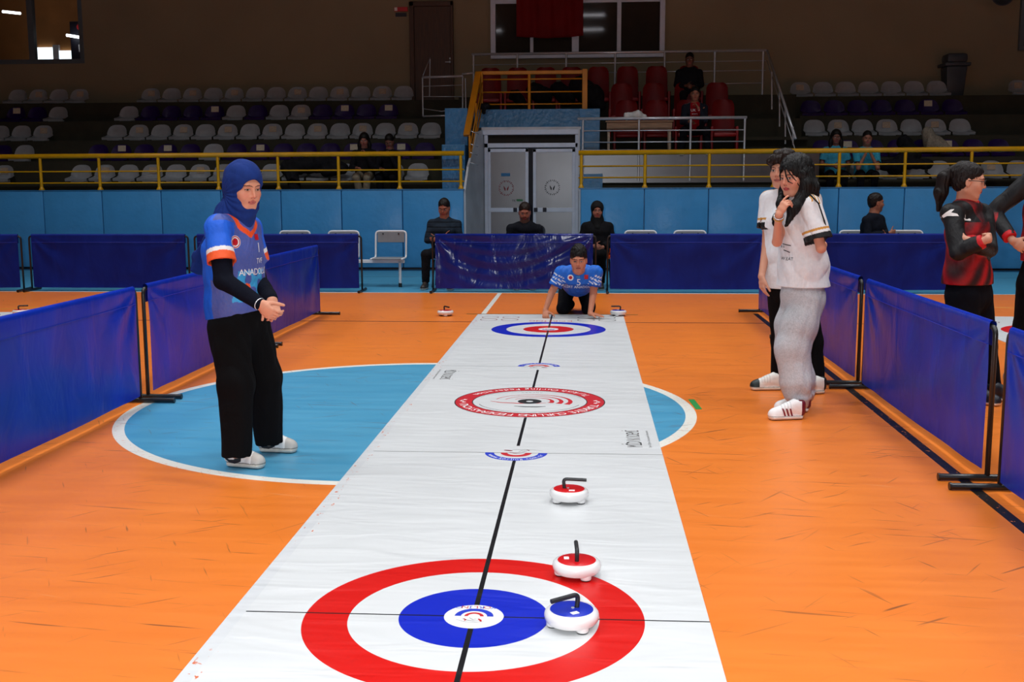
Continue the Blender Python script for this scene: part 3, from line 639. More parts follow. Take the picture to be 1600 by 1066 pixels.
# ---- barriers: tube frame, hanging vinyl sheet, T feet
def vinyl(name, c1, c2, rough, bd, sp=.2):
    n = NT(name); w = n.noise(n.mapv(scale=(1, 1, .5)), 4, 3, .5, .6)
    n.set(color=n.mix(w.ramp(.3, .7), lin(c1), lin(c2)), rough=rough, spec=sp)
    n.bump(w + n.noise(None, 30, 2)*.02, bd*.45); return n.m
M['vinyl_side'] = vinyl('blue_barrier_vinyl', (8, 42, 160), (14, 52, 180), .3, .03)
M['vinyl_back'] = vinyl('navy_barrier_vinyl', (8, 30, 118), (12, 38, 134), .5, .03, .15)
M['vinyl_gloss'] = vinyl('glossy_barrier_vinyl', (12, 28, 112), (20, 40, 134), .16, .03, .26)
def barrier(L, sheet, seed, drape=1., head=True):
    t = thing('barrier', (0, 0, 0), 'x', 'barrier'); rs = np.random.RandomState(seed)
    bm = B(); tube(bm, arcpts([(.02, 0, .03), (.02, 0, .805), (L-.02, 0, .805), (L-.02, 0, .03)], .05), .014, 10); obj('frame', bm, 'black_metal', t, smooth=True)
    for x in (.02, L-.02):
        bm = B(); tube(bm, [(x, -.24, .02), (x, .24, .02)], .017, 10); 
        for s in (-.25, .24): cyl(bm, (x, s, .02), (x, s+.01, .02), .02)
        obj('foot', bm, 'black_metal', t, smooth='auto')
    bm = B(); nx, nz = 130, 44; V_ = []; x0, x1 = .06, L-.06
    ph = rs.rand(8)*6.28; cxs = .5+.12*rs.randn()
    for j in range(nz+1):
        row = []
        for i in range(nx+1):
            u = i/nx; v = j/nz; z = .055+(.82-.055)*v
            sag = (1-v)*.0; edge = math.sin(u*PI)**.5
            # swags hanging from the two top corners, fading to the middle
            d1 = math.hypot(u*L, (1-v)*.8); d2 = math.hypot((1-u)*L, (1-v)*.8)
            a1 = math.atan2((1-v)*.8, u*L+.02); a2 = math.atan2((1-v)*.8, (1-u)*L+.02)
            f = .008*math.sin(a1*11+ph[0])*math.exp(-d1*1.1)*min(1, d1*4) + .008*math.sin(a2*9+ph[1])*math.exp(-d2*1.1)*min(1, d2*4)
            sw = ((u-cxs)*2)**2; f += .0035*math.sin((1-v-.55*(1-sw))*(26 if drape > 1 else 9)+ph[2])*math.exp(-((1-v)-.5)**2*3)*edge
            f += .004*math.sin(u*9+ph[3]+v*3)*(1-v)*edge + .001*math.sin(u*30+ph[4]-v*5)*v*edge
            y = -.016-.002 + f*drape*min(1, (1-v)*9)
            row.append(bm.verts.new((x0+(x1-x0)*u, y, z-(.006*edge if j == 0 else 0))))
        V_.append(row)
    for j in range(nz):
        for i in range(nx): bm.faces.new((V_[j][i], V_[j][i+1], V_[j+1][i+1], V_[j+1][i]))
    # sleeve over the top rail and down the other side
    prev = V_[-1]
    for dy, dz in ((-.012, .833), (.0, .838), (.014, .832), (.018, .82), (.018, .7)):
        row = [bm.verts.new((v.co.x, dy, dz)) for v in V_[-1]]
        for i in range(nx): bm.faces.new((prev[i], prev[i+1], row[i+1], row[i]))
        prev = row
    s = obj('vinyl_sheet', bm, sheet, t, smooth=True)
    if head:
        bm = B(); tube(bm, [(x0+.01, -.0225, .715), (x1-.01, -.0225, .715)], .0025, 6); obj('seam', bm, 'ink_blue', s)
    return t
def place(t, x, y, rz, label, group): t.location = (x, y, 0); t.rotation_euler = (0, 0, rz); tag(t, label, 'barrier', group); return t
# side barriers (run along Y)
gl_, gr_, gb_ = 'blue barriers left of the mat', 'blue barriers right of the mat', 'blue barriers along the back'
XL, XR = -3.17, 2.09
lab = ['blue side barrier at the left edge, nearest to the camera', 'blue side barrier at left directly behind the girl in navy headscarf', 'blue side barrier at left ending at the free post near the mat']
for k, (y0, y1) in enumerate(((5.0, 7.5), (7.6, 10.15), (10.25, 12.8))):
    t = barrier(y1-y0, 'vinyl_side', 20+k); place(t, XL, y0, PI/2, lab[k], gl_)
t = barrier(2.5, 'vinyl_side', 29); place(t, XL, 2.42, PI/2, 'blue side barrier continuing out of the lower left corner', gl_)
lab = ['blue side barrier cut by the right edge, nearest to the camera', 'large blue side barrier right of the girl in grey sweatpants', 'blue side barrier with orange reflections behind the grey sweatpants', 'farthest blue side barrier on the right, mostly behind the couple in white']
for k, (y0, y1) in enumerate(((3.0, 5.52), (5.66, 8.28), (8.4, 10.85), (10.95, 13.25))):
    t = barrier(y1-y0, 'vinyl_side', 40+k); place(t, XR, y1, -PI/2, lab[k], gr_)
YBK = 15.6
xb = lambda p: Q(p, 400, YBK)[0]
for k, (p0, p1, sh, lb) in enumerate(((45, 297, 'vinyl_back', 'navy back barrier behind the left court, left of the headscarf girl'), (303, 567, 'vinyl_back', 'navy back barrier left of the grey seats, partly behind the headscarf girl'),
        (674, 933, 'vinyl_gloss', 'shiny wrinkled navy barrier in front of the bearded man'), (947, 1196, 'vinyl_back', 'navy back barrier right of the kneeling player, with even top strip'), (1202, 1500, 'vinyl_back', 'navy back barrier below the man sitting sideways'))):
    x0, x1 = xb(p0), xb(p1); t = barrier(x1-x0, sh, 60+k, 1.1 if sh == 'vinyl_gloss' else .9); place(t, x0, YBK, 0, lb, gb_)
t = barrier(2.6, 'vinyl_back', 71, .8); place(t, xb(42)-2.62, YBK-.36, .13, 'navy back barrier cut by the left edge, set at an angle', gb_)
# ---- green tape
c = QG(1086, 632); o = obj('tape_strip', bx((-.022, -.17, 0), (.022, .17, .0015)), 'green_tape'); o.location = (c[0], c[1], 0); o.rotation_euler = (0, 0, .06)
tag(o, 'short green tape strip on the orange floor beside the blue circle', 'tape')
# ============================================================ CURLING MATS
MY0 = 7.638; TEE = 3.918; HOG = 1.507; MEND = 5.24
def mat_material(name, near, far):
    n = NT(name); x, y, z = n.xyz(); base = n.mix(n.noise(None, 1.1, 3).ramp(.3, .7), lin((205, 207, 208)), lin((214, 216, 217)))
    red, blue = lin((202, 12, 6)), lin((8, 34, 178)); blk = lin((16, 16, 20))
    c = base
    c = n.mix((y+TEE).abs() < .0045, c, blk); c = n.mix((y-TEE).abs() < .0045, c, lin((150, 150, 146)))
    c = n.mix(((y.abs()-HOG).abs()) < .0045, c, lin((110, 112, 110)))
    for ty, (c1, c2) in ((-TEE, near), (TEE, far)):
        dy = y - ty; r = (x*x + dy*dy).sqrt()
        tee = ((dy).abs() < .0045)
        ring = n.mix(r < .609, c, {'r': red, 'b': blue}[c1]); ring = n.mix(r < .449, ring, base); ring = n.mix(r < .269, ring, {'r': red, 'b': blue}[c2])
        ring = n.mix(tee*(r < .609), ring, blk if ty < 0 else lin((90, 92, 92))); c = ring
    ay = y.abs(); gap1 = (ay > HOG-.17)*(ay < HOG+.18); gap2 = ay < .54
    dn = y+TEE; rn = (x*x+dn*dn).sqrt(); df = y-TEE; rf = (x*x+df*df).sqrt()
    c = n.mix((x.abs() < .0095)*(1-gap1)*(1-gap2), c, blk)
    c = n.mix((rn < .107).max(rf < .107), c, lin((222, 222, 222)))
    edge = (x < -.832); c = n.mix(edge, c, n.mix(n.noise(None, 9, 3), lin((196, 200, 203)), lin((214, 215, 216))))
    sp = n.noise(n.mapv(scale=(1, .55, 1)), 42, 3, .6).ramp(.62, .65)*n.noise(n.mapv(loc=(3, 1, 0)), 2.6, 2).ramp(.52, .58)*((x+.845).abs() < .028)
    c = n.mix(sp, c, lin((206, 104, 60)))
    fold = n.noise(n.mapv(scale=(1.3, 4.5, 1), rot=(0, 0, .12)), 1.5, 2, .45, .7)
    n.set(color=c, rough=.34, spec=.34); n.bump(fold + n.noise(None, 25, 2)*.02, .009); return n.m
M['mat_near'] = mat_material('mat_print', ('r', 'b'), ('b', 'r')); M['mat_rev'] = mat_material('mat_print_reversed', ('b', 'r'), ('r', 'b'))
def sector(bm, c, r0, r1, a0, a1, z, seg=40):
    p = []
    for k in range(seg+1):
        a = a0+(a1-a0)*k/seg; p.append((bm.verts.new((c[0]+math.cos(a)*r0, c[1]+math.sin(a)*r0, z)), bm.verts.new((c[0]+math.cos(a)*r1, c[1]+math.sin(a)*r1, z))))
    for a, b in zip(p, p[1:]): bm.faces.new((a[0], a[1], b[1], b[0]))
def stroke(bm, pts, w, z):
    """a tapered brush stroke lying flat"""
    n = len(pts); L = []
    for i, p in enumerate(pts):
        d = Vector(pts[min(i+1, n-1)])-Vector(pts[max(i-1, 0)]); d.normalize(); ww = w*math.sin(PI*(i+.6)/(n+.2)); s = Vector((-d.y, d.x))*ww
        L.append((bm.verts.new((p[0]+s.x, p[1]+s.y, z)), bm.verts.new((p[0]-s.x, p[1]-s.y, z))))
    for a, b in zip(L, L[1:]): bm.faces.new((a[1], b[1], b[0], a[0]))
def arc_text(s, size, c, r, amid, span, outward, z, m, parent, name='lettering'):
    """letters along an arc; outward=True: tops point away from the centre"""
    n = len(s); bm = B()
    ws = [1.25 if ch in 'MWmw' else (.5 if ch in "Iİil.'" else (.6 if ch == ' ' else 1.)) for ch in s]; tot = sum(ws); acc = 0
    for ch, w_ in zip(s, ws):
        f = (acc+w_/2)/tot-.5; acc += w_
        if ch == ' ': continue
        a = amid - f*span if outward else amid + f*span
        me = text_mesh(ch, size, res=2); rad = Vector((math.cos(a), math.sin(a), 0)); up = rad if outward else -rad; right = Vector((up.y, -up.x, 0))
        flat_xy(me, right, up, (c[0]+rad.x*r, c[1]+rad.y*r, z)); bm.from_mesh(me); bpy.data.meshes.remove(me)
    return obj(name, bm, m, parent)
ZT = .0052
def mat_object(cx, label, mirror=False, detail=True):
    t = thing('curling_mat', (cx, MY0, 0), label, 'curling mat')
    bm = B(); box(bm, (-.885, -MEND, 0), (.838, MEND, .005)); o = obj('mat_sheet', bm, 'mat_rev' if mirror else 'mat_near', t)
    if not detail: return t
    # tee emblems (the far one is the near one turned half round)
    for sgn in (-1, 1):
        cy = sgn*TEE; g = lambda u, v: (-sgn*-1*u*-1, 0)      # not used
        R = lambda p: (p[0]*-sgn, cy + p[1]*-sgn)              # near emblem coordinates: +v away from the camera
        def place_(bm):
            for v in bm.verts: v.co.x, v.co.y = v.co.x*-sgn, cy+v.co.y*-sgn
            return bm
        bm = B(); sector(bm, (0, .002), .047, .07, .0, PI, ZT); obj('blue_arc', place_(bm), 'ink_blue', t)
        bm = B(); sector(bm, (0, .002), .022, .035, .0, PI, ZT); obj('red_arc', place_(bm), 'ink_red', t)
        bm = B(); stroke(bm, [(-.04, -.022), (-.02, -.035), (.0, -.04), (.02, -.036)], .002, ZT); stroke(bm, [(-.015, -.012), (0, -.03), (.012, -.02)], .002, ZT); stroke(bm, [(-.06, -.03), (-.03, -.05), (.01, -.052), (.04, -.045)], .0012, ZT); obj('figure_strokes', place_(bm), 'ink_grey', t)
        bm = B(); stroke(bm, [(.018, -.02), (.026, -.032), (.03, -.045)], .005, ZT); stroke(bm, [(-.035, -.02), (-.026, -.03), (-.03, -.042)], .003, ZT); obj('figure_accent', place_(bm), 'ink_red', t)
        for k, ch in enumerate('KÖRLİNG'):
            u = .0615-.0205*k; me = text_mesh(ch, .034, res=2)
            p = (u*-sgn, cy+.0865*-sgn, ZT); flat_xy(me, (sgn, 0, 0), (0, sgn, 0), p, 1.1, 1.); obj('letter', me, 'ink_blue' if k % 2 == 0 else 'ink_red', t)
    # hog emblems
    for sgn in (-1, 1):
        cy = sgn*HOG
        def pl(bm):
            for v in bm.verts: v.co.x, v.co.y = v.co.x*-sgn, cy+v.co.y*-sgn
            bmesh.ops.recalc_face_normals(bm, faces=bm.faces); return bm
        bm = B(); sector(bm, (0, 0), .128, .18, PI, 2*PI, ZT); obj('blue_arc', pl(bm), 'ink_blue', t)
        bm = B(); sector(bm, (0, 0), .052, .09, PI, 2*PI, ZT); obj('red_arc', pl(bm), 'ink_red', t)
        bm = B(); stroke(bm, [(-.04, .004), (-.01, -.006), (.03, -.002)], .009, ZT); stroke(bm, [(-.075, .06), (-.055, .055), (-.04, .05), (-.025, .045)], .014, ZT); stroke(bm, [(.055, .07), (.07, .062), (.068, .05)], .006, ZT); obj('figure_accent', pl(bm), 'ink_maroon', t)
        bm = B(); stroke(bm, [(-.03, .08), (0, .084), (.04, .08), (.1, .075), (.15, .05)], .003, ZT); stroke(bm, [(.012, .03), (.03, .055), (.055, .06)], .004, ZT); stroke(bm, [(.03, .012), (.045, .03), (.06, .045)], .004, ZT); obj('figure_strokes', pl(bm), 'ink_grey', t)
        arc_text('www.korling.com.tr', .044, (0, cy), .154, -PI/2 if sgn < 0 else PI/2, 2.6, False, ZT+.0004, 'ink_white', t)
    # federation ring
    bm = B(); sector(bm, (0, 0), .41, .534, 0, 2*PI, ZT, 96); obj('red_ring', bm, 'ink_red', t)
    bm = B(); sector(bm, (0, 0), .404, .411, 0, 2*PI, ZT+.0003, 96); sector(bm, (0, 0), .529, .536, 0, 2*PI, ZT+.0003, 96); sector(bm, (0, 0), .365, .371, PI*1.1, PI*1.9, ZT, 40); sector(bm, (0, 0), .385, .388, .35, PI-.35, ZT, 40); obj('dark_rim', bm, 'ink_black', t)
    arc_text('TÜRKİYE CURLING FEDERASYONU', .088, (0, 0), .471, -PI/2, 2.7, True, ZT+.0005, 'ink_white', t)
    arc_text('Turkish Curling Federation', .082, (0, 0), .471, PI/2, 2.15, False, ZT+.0005, 'ink_white', t)
    arc_text('ANKARA', .03, (0, 0), .335, PI/2, .5, False, ZT, 'ink_grey', t)
    for s in (0, PI):
        for d in (-.09, 0, .09):
            bm = B(); a = s+d; rr = .47+(.018 if d == 0 else 0); c = (math.cos(a)*rr, math.sin(a)*rr); vs = []
            for k in range(10): 
                q = 2*PI*k/10+a; ra = .022 if k % 2 == 0 else .009; vs.append(bm.verts.new((c[0]+math.cos(q)*ra, c[1]+math.sin(q)*ra, ZT+.0005)))
            bm.faces.new(vs); obj('star', bm, 'ink_white', t)
    bm = B()
    for r_, a1 in ((.27, 2.9), (.205, 2.85), (.14, 2.7)):
        pts = [(math.cos(a)*r_+.02, .01+math.sin(a)*r_*.9) for a in np.linspace(-.45, a1, 40)]
        n_ = len(pts); L = []
        for i, p in enumerate(pts):
            ww = .004+.018*(1-i/n_)**3; q = Vector(p).normalized()*ww; L.append((bm.verts.new((p[0]+q.x, p[1]+q.y, ZT)), bm.verts.new((p[0]-q.x, p[1]-q.y, ZT))))
        for a, b in zip(L, L[1:]): bm.faces.new((a[1], a[0], b[0], b[1]))
    stroke(bm, [(.12, -.05), (.02, -.07), (-.08, -.07), (-.2, -.05), (-.28, 0)], .012, ZT); obj('red_swirl', bm, 'ink_red', t)
    bm = B(); sector(bm, (.0, 0), .025, .085, 0, 2*PI, ZT+.0003); stroke(bm, [(-.1, -.17), (-.02, -.19), (.06, -.19), (.12, -.17)], .014, ZT); obj('stone_mark', bm, 'ink_black', t)
    # academy lettering
    for sgn, a, b, cxy in ((1, (990, 705), (985, 668), (991, 687)), (-1, 0, 0, (699, 586))):
        c = QG(*cxy); lx = c[0]-cx; ly = c[1]-MY0; L = .44 if sgn == 1 else .44
        for s_, off, mm in (('MİD', -.145, 'ink_black'), ('ΛKΛDEMİ', .08, 'ink_maroon')):
            me = text_mesh(s_, .105, res=2); w_ = max(v.co.x for v in me.vertices)-min(v.co.x for v in me.vertices); k = (.14 if mm == 'ink_black' else .29)/w_
            flat_xy(me, (0, sgn, 0), (-sgn, 0, 0), (lx, ly+off*sgn, ZT), k, 1.25 if mm == 'ink_black' else 1.1); obj('lettering', me, mm, t)
        me = text_mesh('Spor Eğitim Danışmanlık Hizmetleri', .024, res=2); w_ = max(v.co.x for v in me.vertices)-min(v.co.x for v in me.vertices)
        flat_xy(me, (0, sgn, 0), (-sgn, 0, 0), (lx+.085*sgn, ly, ZT), .44/w_, 1); obj('lettering', me, 'ink_grey', t)
    # score circles at the ends
    for sgn in (-1, 1):
        for px_, mm in ((-.71, 'ink_maroon'), (-.47, 'ink_maroon'), (.4, 'ink_black'), (.64, 'ink_black')):
            for py_ in (4.72, 4.94):
                bm = B(); sector(bm, (px_*sgn, py_*sgn), .088, .1, 0, 2*PI, ZT, 40); obj('score_circle', bm, mm, t)
        me = text_mesh('KÖRLİNG', .11, res=2); flat_xy(me, (-sgn, 0, 0), (0, -sgn, 0), (0, 4.62*sgn, ZT), 1, 1.2); obj('lettering', me, 'ink_red', t)
    return t
CX = -.3924
mat_object(CX, 'long white curling mat with red and blue rings down the middle of the hall')
mat_object(4.95, 'white curling mat behind the right barriers, partly in view with a red ring', True)
mat_object(-7.75, 'white curling mat behind the left barriers, only its edge in view', True)
# ============================================================ CURLING STONES
def stone(cap, sy=-1, first={}):
    key = (cap, sy)
    if key in first: return copy_tree(first[key])
    t = thing('curling_stone', (0, 0, 0), 'x', 'curling stone')
    bm = B(); lathe(bm, [(0, .013), (.07, .013), (.086, .019), (.094, .031), (.0965, .044), (.094, .054), (.086, .062), (.077, .0645), (.075, .063), (.0, .063)], 48); obj('body', bm, 'stone_white', t, smooth='auto')
    bm = B(); lathe(bm, [(0, .0625), (.0755, .0625), (.0755, .0645), (.073, .0655), (.03, .0662), (0, .0662)], 48); cp = obj('cap', bm, 'stone_'+cap, t, smooth='auto')
    bm = B(); tube(bm, arcpts([(-.022, 0, .062), (-.028, 0, .112), (.085, 0, .108)], .02, 6), .0085, 12); h = obj('handle', bm, 'rubber', t, smooth='auto')
    bm = B(); cyl(bm, (-.005, .0, .066), (-.005, 0, .0685), .006); obj('screw', bm, 'steel', cp)
    bm = B(); box(bm, (.0, sy*.04-.01, .0655), (.028, sy*.04+.01, .0668)); obj('sticker', bm, 'sticker', cp)
    for k in range(3):
        a = 2*PI*k/3+PI/2; c = (math.cos(a)*.066, math.sin(a)*.066)
        bm = B(); lathe(bm, [(0, .007), (.021, .005), (.023, .01), (.023, .022), (0, .022)], 20, (c[0], c[1], 0)); f = obj('foot', bm, 'stone_white', t, smooth='auto')
        bm = B(); lathe(bm, [(0, 0), (.018, 0), (.02, .002), (.02, .006), (0, .006)], 20, (c[0], c[1], 0)); obj('roller', bm, 'rubber', f, smooth='auto')
    first[key] = t; return t
for (px_, py_, cap, rz, onmat, lb) in ((889, 785, 'red', .0, 1, 'red-capped white stone alone on the blank mat, farthest of the near three'), (901, 901, 'red', 1.62, 1, 'red-capped white stone on the red ring, behind the blue-capped one'), (893, 981, 'blue', 3.75, 1, 'blue-capped white stone between the red and blue rings, nearest to the camera'),
        (696, 493.5, 'red', -.9, 0, 'red-capped stone on the orange floor left of the mat\'s far end'), (966, 494, 'blue', 2.9, 1, 'blue-capped stone at the far end beside the kneeling player'), (33, 493, 'red', .7, 1, 'red-capped stone seen over the left barrier at the left edge')):
    c = QG(px_, py_); o = stone(cap, 1 if py_ > 890 else -1); o.location = (c[0], c[1], .005 if onmat else 0); o.rotation_euler = (0, 0, rz); tag(o, lb, 'curling stone', 'curling stones')
# ============================================================ FIGURES: smooth blended volumes turned into one skin each
def nrm(v): v = np.asarray(v, float); return v/np.linalg.norm(v)
class Vol:
    """primitives blended in order; pts() evaluates the distance field"""
    def __init__(s): s.p = []; s.post = []; s.disp = None; s.amp = 0.
    def rc(s, a, b, ra, rb=None, k=.02, op=1):
        s.p.append(('rc', np.array(a, float), np.array(b, float), ra, ra if rb is None else rb, k, op)); return s
    def ec(s, a, b, side, A, Bb, k=.03, op=1):
        s.p.append(('ec', np.array(a, float), np.array(b, float), nrm(side), A, Bb, k, op)); return s
    def el(s, c, R, rad, k=.02, op=1):
        s.p.append(('el', np.array(c, float), np.array(R, float), np.array(rad, float), 0, k, op)); return s
    def sub(s, vol, k=.02):
        lo, hi = vol.bounds(); s.p.append(('sub', (lo+hi)/2, vol, float(np.linalg.norm(hi-lo)/2), k, 1)); return s
    def chain(s, pts, rs, k=.02):
        for i in range(len(pts)-1): s.rc(pts[i], pts[i+1], rs[i], rs[i+1], k if i else k)
        return s
    def cut(s, c, n, near=None, k=.004): s.post.append((np.array(c, float), nrm(n), near, k)); return s
    def bounds(s):
        lo = np.full(3, 1e9); hi = -lo
        for q in s.p:
            if q[-1] < 0: continue
            if q[0] == 'rc': r = max(q[3], q[4]); P = [q[1], q[2]]
            elif q[0] == 'ec': r = max(q[4]+q[5]); P = [q[1], q[2]]
            elif q[0] == 'sub': a_, b_ = q[2].bounds(); lo = np.minimum(lo, a_); hi = np.maximum(hi, b_); continue
            else: r = q[3].max(); P = [q[1]]
            for p in P: lo = np.minimum(lo, p-r); hi = np.maximum(hi, p+r)
        return lo-.03, hi+.03
    def ev(s, P):
        d = np.full(len(P), 9., np.float32)
        for q in s.p:
            k, op = q[-2], q[-1]
            if q[0] == 'rc': c = (q[1]+q[2])/2; R = np.linalg.norm(q[2]-q[1])/2+max(q[3], q[4])
            elif q[0] == 'ec': c = (q[1]+q[2])/2; R = np.linalg.norm(q[2]-q[1])/2+max(q[4]+q[5])
            elif q[0] == 'sub': c = q[1]; R = q[3]
            else: c = q[1]; R = q[3].max()
            dd = P-c.astype(np.float32); m = np.nonzero((dd*dd).sum(1) < (R+.11)**2)[0]
            if not len(m): continue
            X = P[m]
            if q[0] == 'sub': e = q[2].ev(X)
            elif q[0] == 'rc':
                a = q[1].astype(np.float32); ab = (q[2]-q[1]).astype(np.float32); L = float(ab@ab)+1e-9
                w = X-a; t = np.clip((w@ab)/L, 0, 1); e = np.sqrt(((w-t[:, None]*ab)**2).sum(1))-(q[3]+t*(q[4]-q[3]))
            elif q[0] == 'ec':
                ab = q[2]-q[1]; L = np.linalg.norm(ab); ax = ab/L; sd = q[3]-ax*(q[3]@ax); sd = nrm(sd); ot = np.cross(ax, sd)
                w = X-q[1].astype(np.float32); tt = w@ax.astype(np.float32); t = np.clip(tt/L, 0, 1)
                W = q[4][0]+t*(q[5][0]-q[4][0]); Dp = q[4][1]+t*(q[5][1]-q[4][1]); rem = tt-t*L; mn = np.minimum(W, Dp)
                u = (w@sd.astype(np.float32))/W; v = (w@ot.astype(np.float32))/Dp; z = rem/mn
                rr = np.sqrt(u*u+v*v+z*z); g = np.sqrt((u/W)**2+(v/Dp)**2+(z/mn)**2)+1e-6
                e = (rr-1)*np.minimum(rr/g, np.maximum(W, Dp)); e = np.where(rr < .3, -mn*.7, e)
            else:
                w = (X-q[1].astype(np.float32))@q[2].T.astype(np.float32); w = w/q[3].astype(np.float32)
                rr = np.sqrt((w*w).sum(1)); g = np.sqrt(((w/q[3].astype(np.float32))**2).sum(1))+1e-6
                e = (rr-1)*rr/g; e = np.where(rr < .3, -q[3].min()*.7, e)
            b = d[m]
            if op > 0:
                h = np.clip(.5+.5*(b-e)/k, 0, 1); d[m] = b*(1-h)+e*h-k*h*(1-h)
            else:
                e = -e; h = np.clip(.5-.5*(b-e)/k, 0, 1); d[m] = b*(1-h)+e*h+k*h*(1-h)
        if s.disp is not None: 
            m = np.abs(d) < .05; d[m] += s.disp(P[m])
        for c, n, near, k in s.post:
            e = (P-c)@n
            if near is not None:
                e = np.where(((P-near[0])**2).sum(1) < near[1]**2, e, -9.)
            d = np.maximum(d, e)
        return d
def surface(vol, h, lo=None, hi=None):
    if lo is None: lo, hi = vol.bounds()
    Bk = 8; nb = np.ceil((hi-lo)/(h*Bk)).astype(int)+1; n = nb*Bk
    cs = [lo[i]+(np.arange(nb[i])*Bk+Bk/2-.5)*h for i in range(3)]
    C_ = np.stack(np.meshgrid(*cs, indexing='ij'), -1).reshape(-1, 3).astype(np.float32)
    dc = vol.ev(C_); act = np.nonzero(np.abs(dc) < h*Bk*.87*1.15+.012)[0]
    F = np.repeat(np.repeat(np.repeat(np.where(dc < 0, -1., 1.).astype(np.float32).reshape(nb), Bk, 0), Bk, 1), Bk, 2)
    off = np.stack(np.meshgrid(*[(np.arange(Bk)-Bk/2+.5)*h]*3, indexing='ij'), -1).reshape(-1, 3).astype(np.float32)
    Fb = F.reshape(nb[0], Bk, nb[1], Bk, nb[2], Bk)
    for i in range(0, len(act), 600):
        a = act[i:i+600]; P = (C_[a][:, None]+off).reshape(-1, 3); v = vol.ev(P).reshape(-1, Bk, Bk, Bk)
        ix, iy, iz = np.unravel_index(a, nb); Fb[ix, :, iy, :, iz, :] = v
    F = Fb.reshape(n)
    S = F < 0; N = n-1
    cnt = np.zeros(N, np.uint8)
    for a in (0, 1):
        for b in (0, 1):
            for c in (0, 1): cnt += S[a:N[0]+a, b:N[1]+b, c:N[2]+c]
    cells = np.argwhere((cnt > 0) & (cnt < 8)); idx = np.full(N, -1, np.int32); idx[tuple(cells.T)] = np.arange(len(cells))
    acc = np.zeros((len(cells), 3)); w = np.zeros(len(cells))
    for ax in range(3):
        o1, o2 = [i for i in range(3) if i != ax]
        for a in (0, 1):
            for b in (0, 1):
                p0 = cells.copy(); p0[:, o1] += a; p0[:, o2] += b; p1 = p0.copy(); p1[:, ax] += 1
                f0 = F[tuple(p0.T)]; f1 = F[tuple(p1.T)]; m = (f0 < 0) != (f1 < 0)
                t = f0[m]/(f0[m]-f1[m]); q = p0[m].astype(float); q[:, ax] += t; acc[m] += q; w[m] += 1
    verts = lo + (acc/w[:, None])*h
    quads = []
    for ax in range(3):
        o1, o2 = [(1, 2), (2, 0), (0, 1)][ax]
        sl0 = [slice(1, N[i]) for i in range(3)]; sl0[ax] = slice(0, N[ax]); sl1 = list(sl0); sl1[ax] = slice(1, N[ax]+1)
        a_, b_ = S[tuple(sl0)], S[tuple(sl1)]; e = np.argwhere(a_ != b_)
        base = e.copy()
        for i in range(3):
            if i != ax: base[:, i] += 1
        inside = S[tuple(base.T)]
        q = []
        for da, db in ((0, 0), (1, 0), (1, 1), (0, 1)):
            c = base.copy(); c[:, o1] -= da; c[:, o2] -= db; q.append(idx[tuple(c.T)])
        q = np.stack(q, 1); q[~inside] = q[~inside][:, ::-1]; quads.append(q)
    quads = np.concatenate(quads); quads = quads[(quads >= 0).all(1)]
    return verts.astype(np.float32), quads
def quad_mesh(name, v, q):
    me = bpy.data.meshes.new(name); me.vertices.add(len(v)); me.vertices.foreach_set('co', v.ravel()); me.loops.add(len(q)*4); me.loops.foreach_set('vertex_index', q.ravel().astype(np.int32))
    me.polygons.add(len(q)); me.polygons.foreach_set('loop_start', np.arange(0, len(q)*4, 4, dtype=np.int32)); me.polygons.foreach_set('loop_total', np.full(len(q), 4, np.int32))
    me.update(calc_edges=True); me.polygons.foreach_set('use_smooth', np.ones(len(q), bool)); return me
LAST = {}
def skin_obj(name, vol, h, m, parent, col, smooth=1):
    """col: a colour (0-255) or a function of world points -> N x 3 (0-255)"""
    v, q = surface(vol, h)
    e = np.concatenate([q[:, [0, 1]], q[:, [1, 2]], q[:, [2, 3]], q[:, [3, 0]]])
    for _ in range(smooth):
        s = np.zeros((len(v), 3)); c = np.zeros(len(v))
        for i in range(3): s[:, i] = np.bincount(e[:, 0], v[e[:, 1], i], len(v)) + np.bincount(e[:, 1], v[e[:, 0], i], len(v))
        c = np.bincount(e[:, 0], minlength=len(v))+np.bincount(e[:, 1], minlength=len(v)); v = (v*.5+(s/c[:, None])*.5).astype(np.float32)
    me = quad_mesh(name, v, q); rgb = np.broadcast_to(np.array(col, float), v.shape) if not callable(col) else col(v.astype(float))
    u = np.clip(rgb, 0, 255)/255.; L = np.where(u <= .04045, u/12.92, ((u+.055)/1.055)**2.4)
    at = me.color_attributes.new('Col', 'FLOAT_COLOR', 'POINT'); at.data.foreach_set('color', np.concatenate([L, np.ones((len(v), 1))], 1).astype(np.float32).ravel())
    o = obj(name, me, m, parent); loc = np.array(parent.location)
    pp = parent.parent
    while pp: loc = loc+np.array(pp.location); pp = pp.parent
    me.vertices.foreach_set('co', (v-loc.astype(np.float32)).ravel()); me.update()
    LAST['v'] = v; LAST['q'] = q; o['_n'] = 0; del o['_n']
    return o, (v, q)
def bvh(*vq):
    vs = []; fs = []; n = 0
    for v, q in vq: vs.append(v); fs.append(q+n); n += len(v)
    return BVHTree.FromPolygons([tuple(x) for x in np.concatenate(vs).tolist()], [tuple(x) for x in np.concatenate(fs).tolist()])
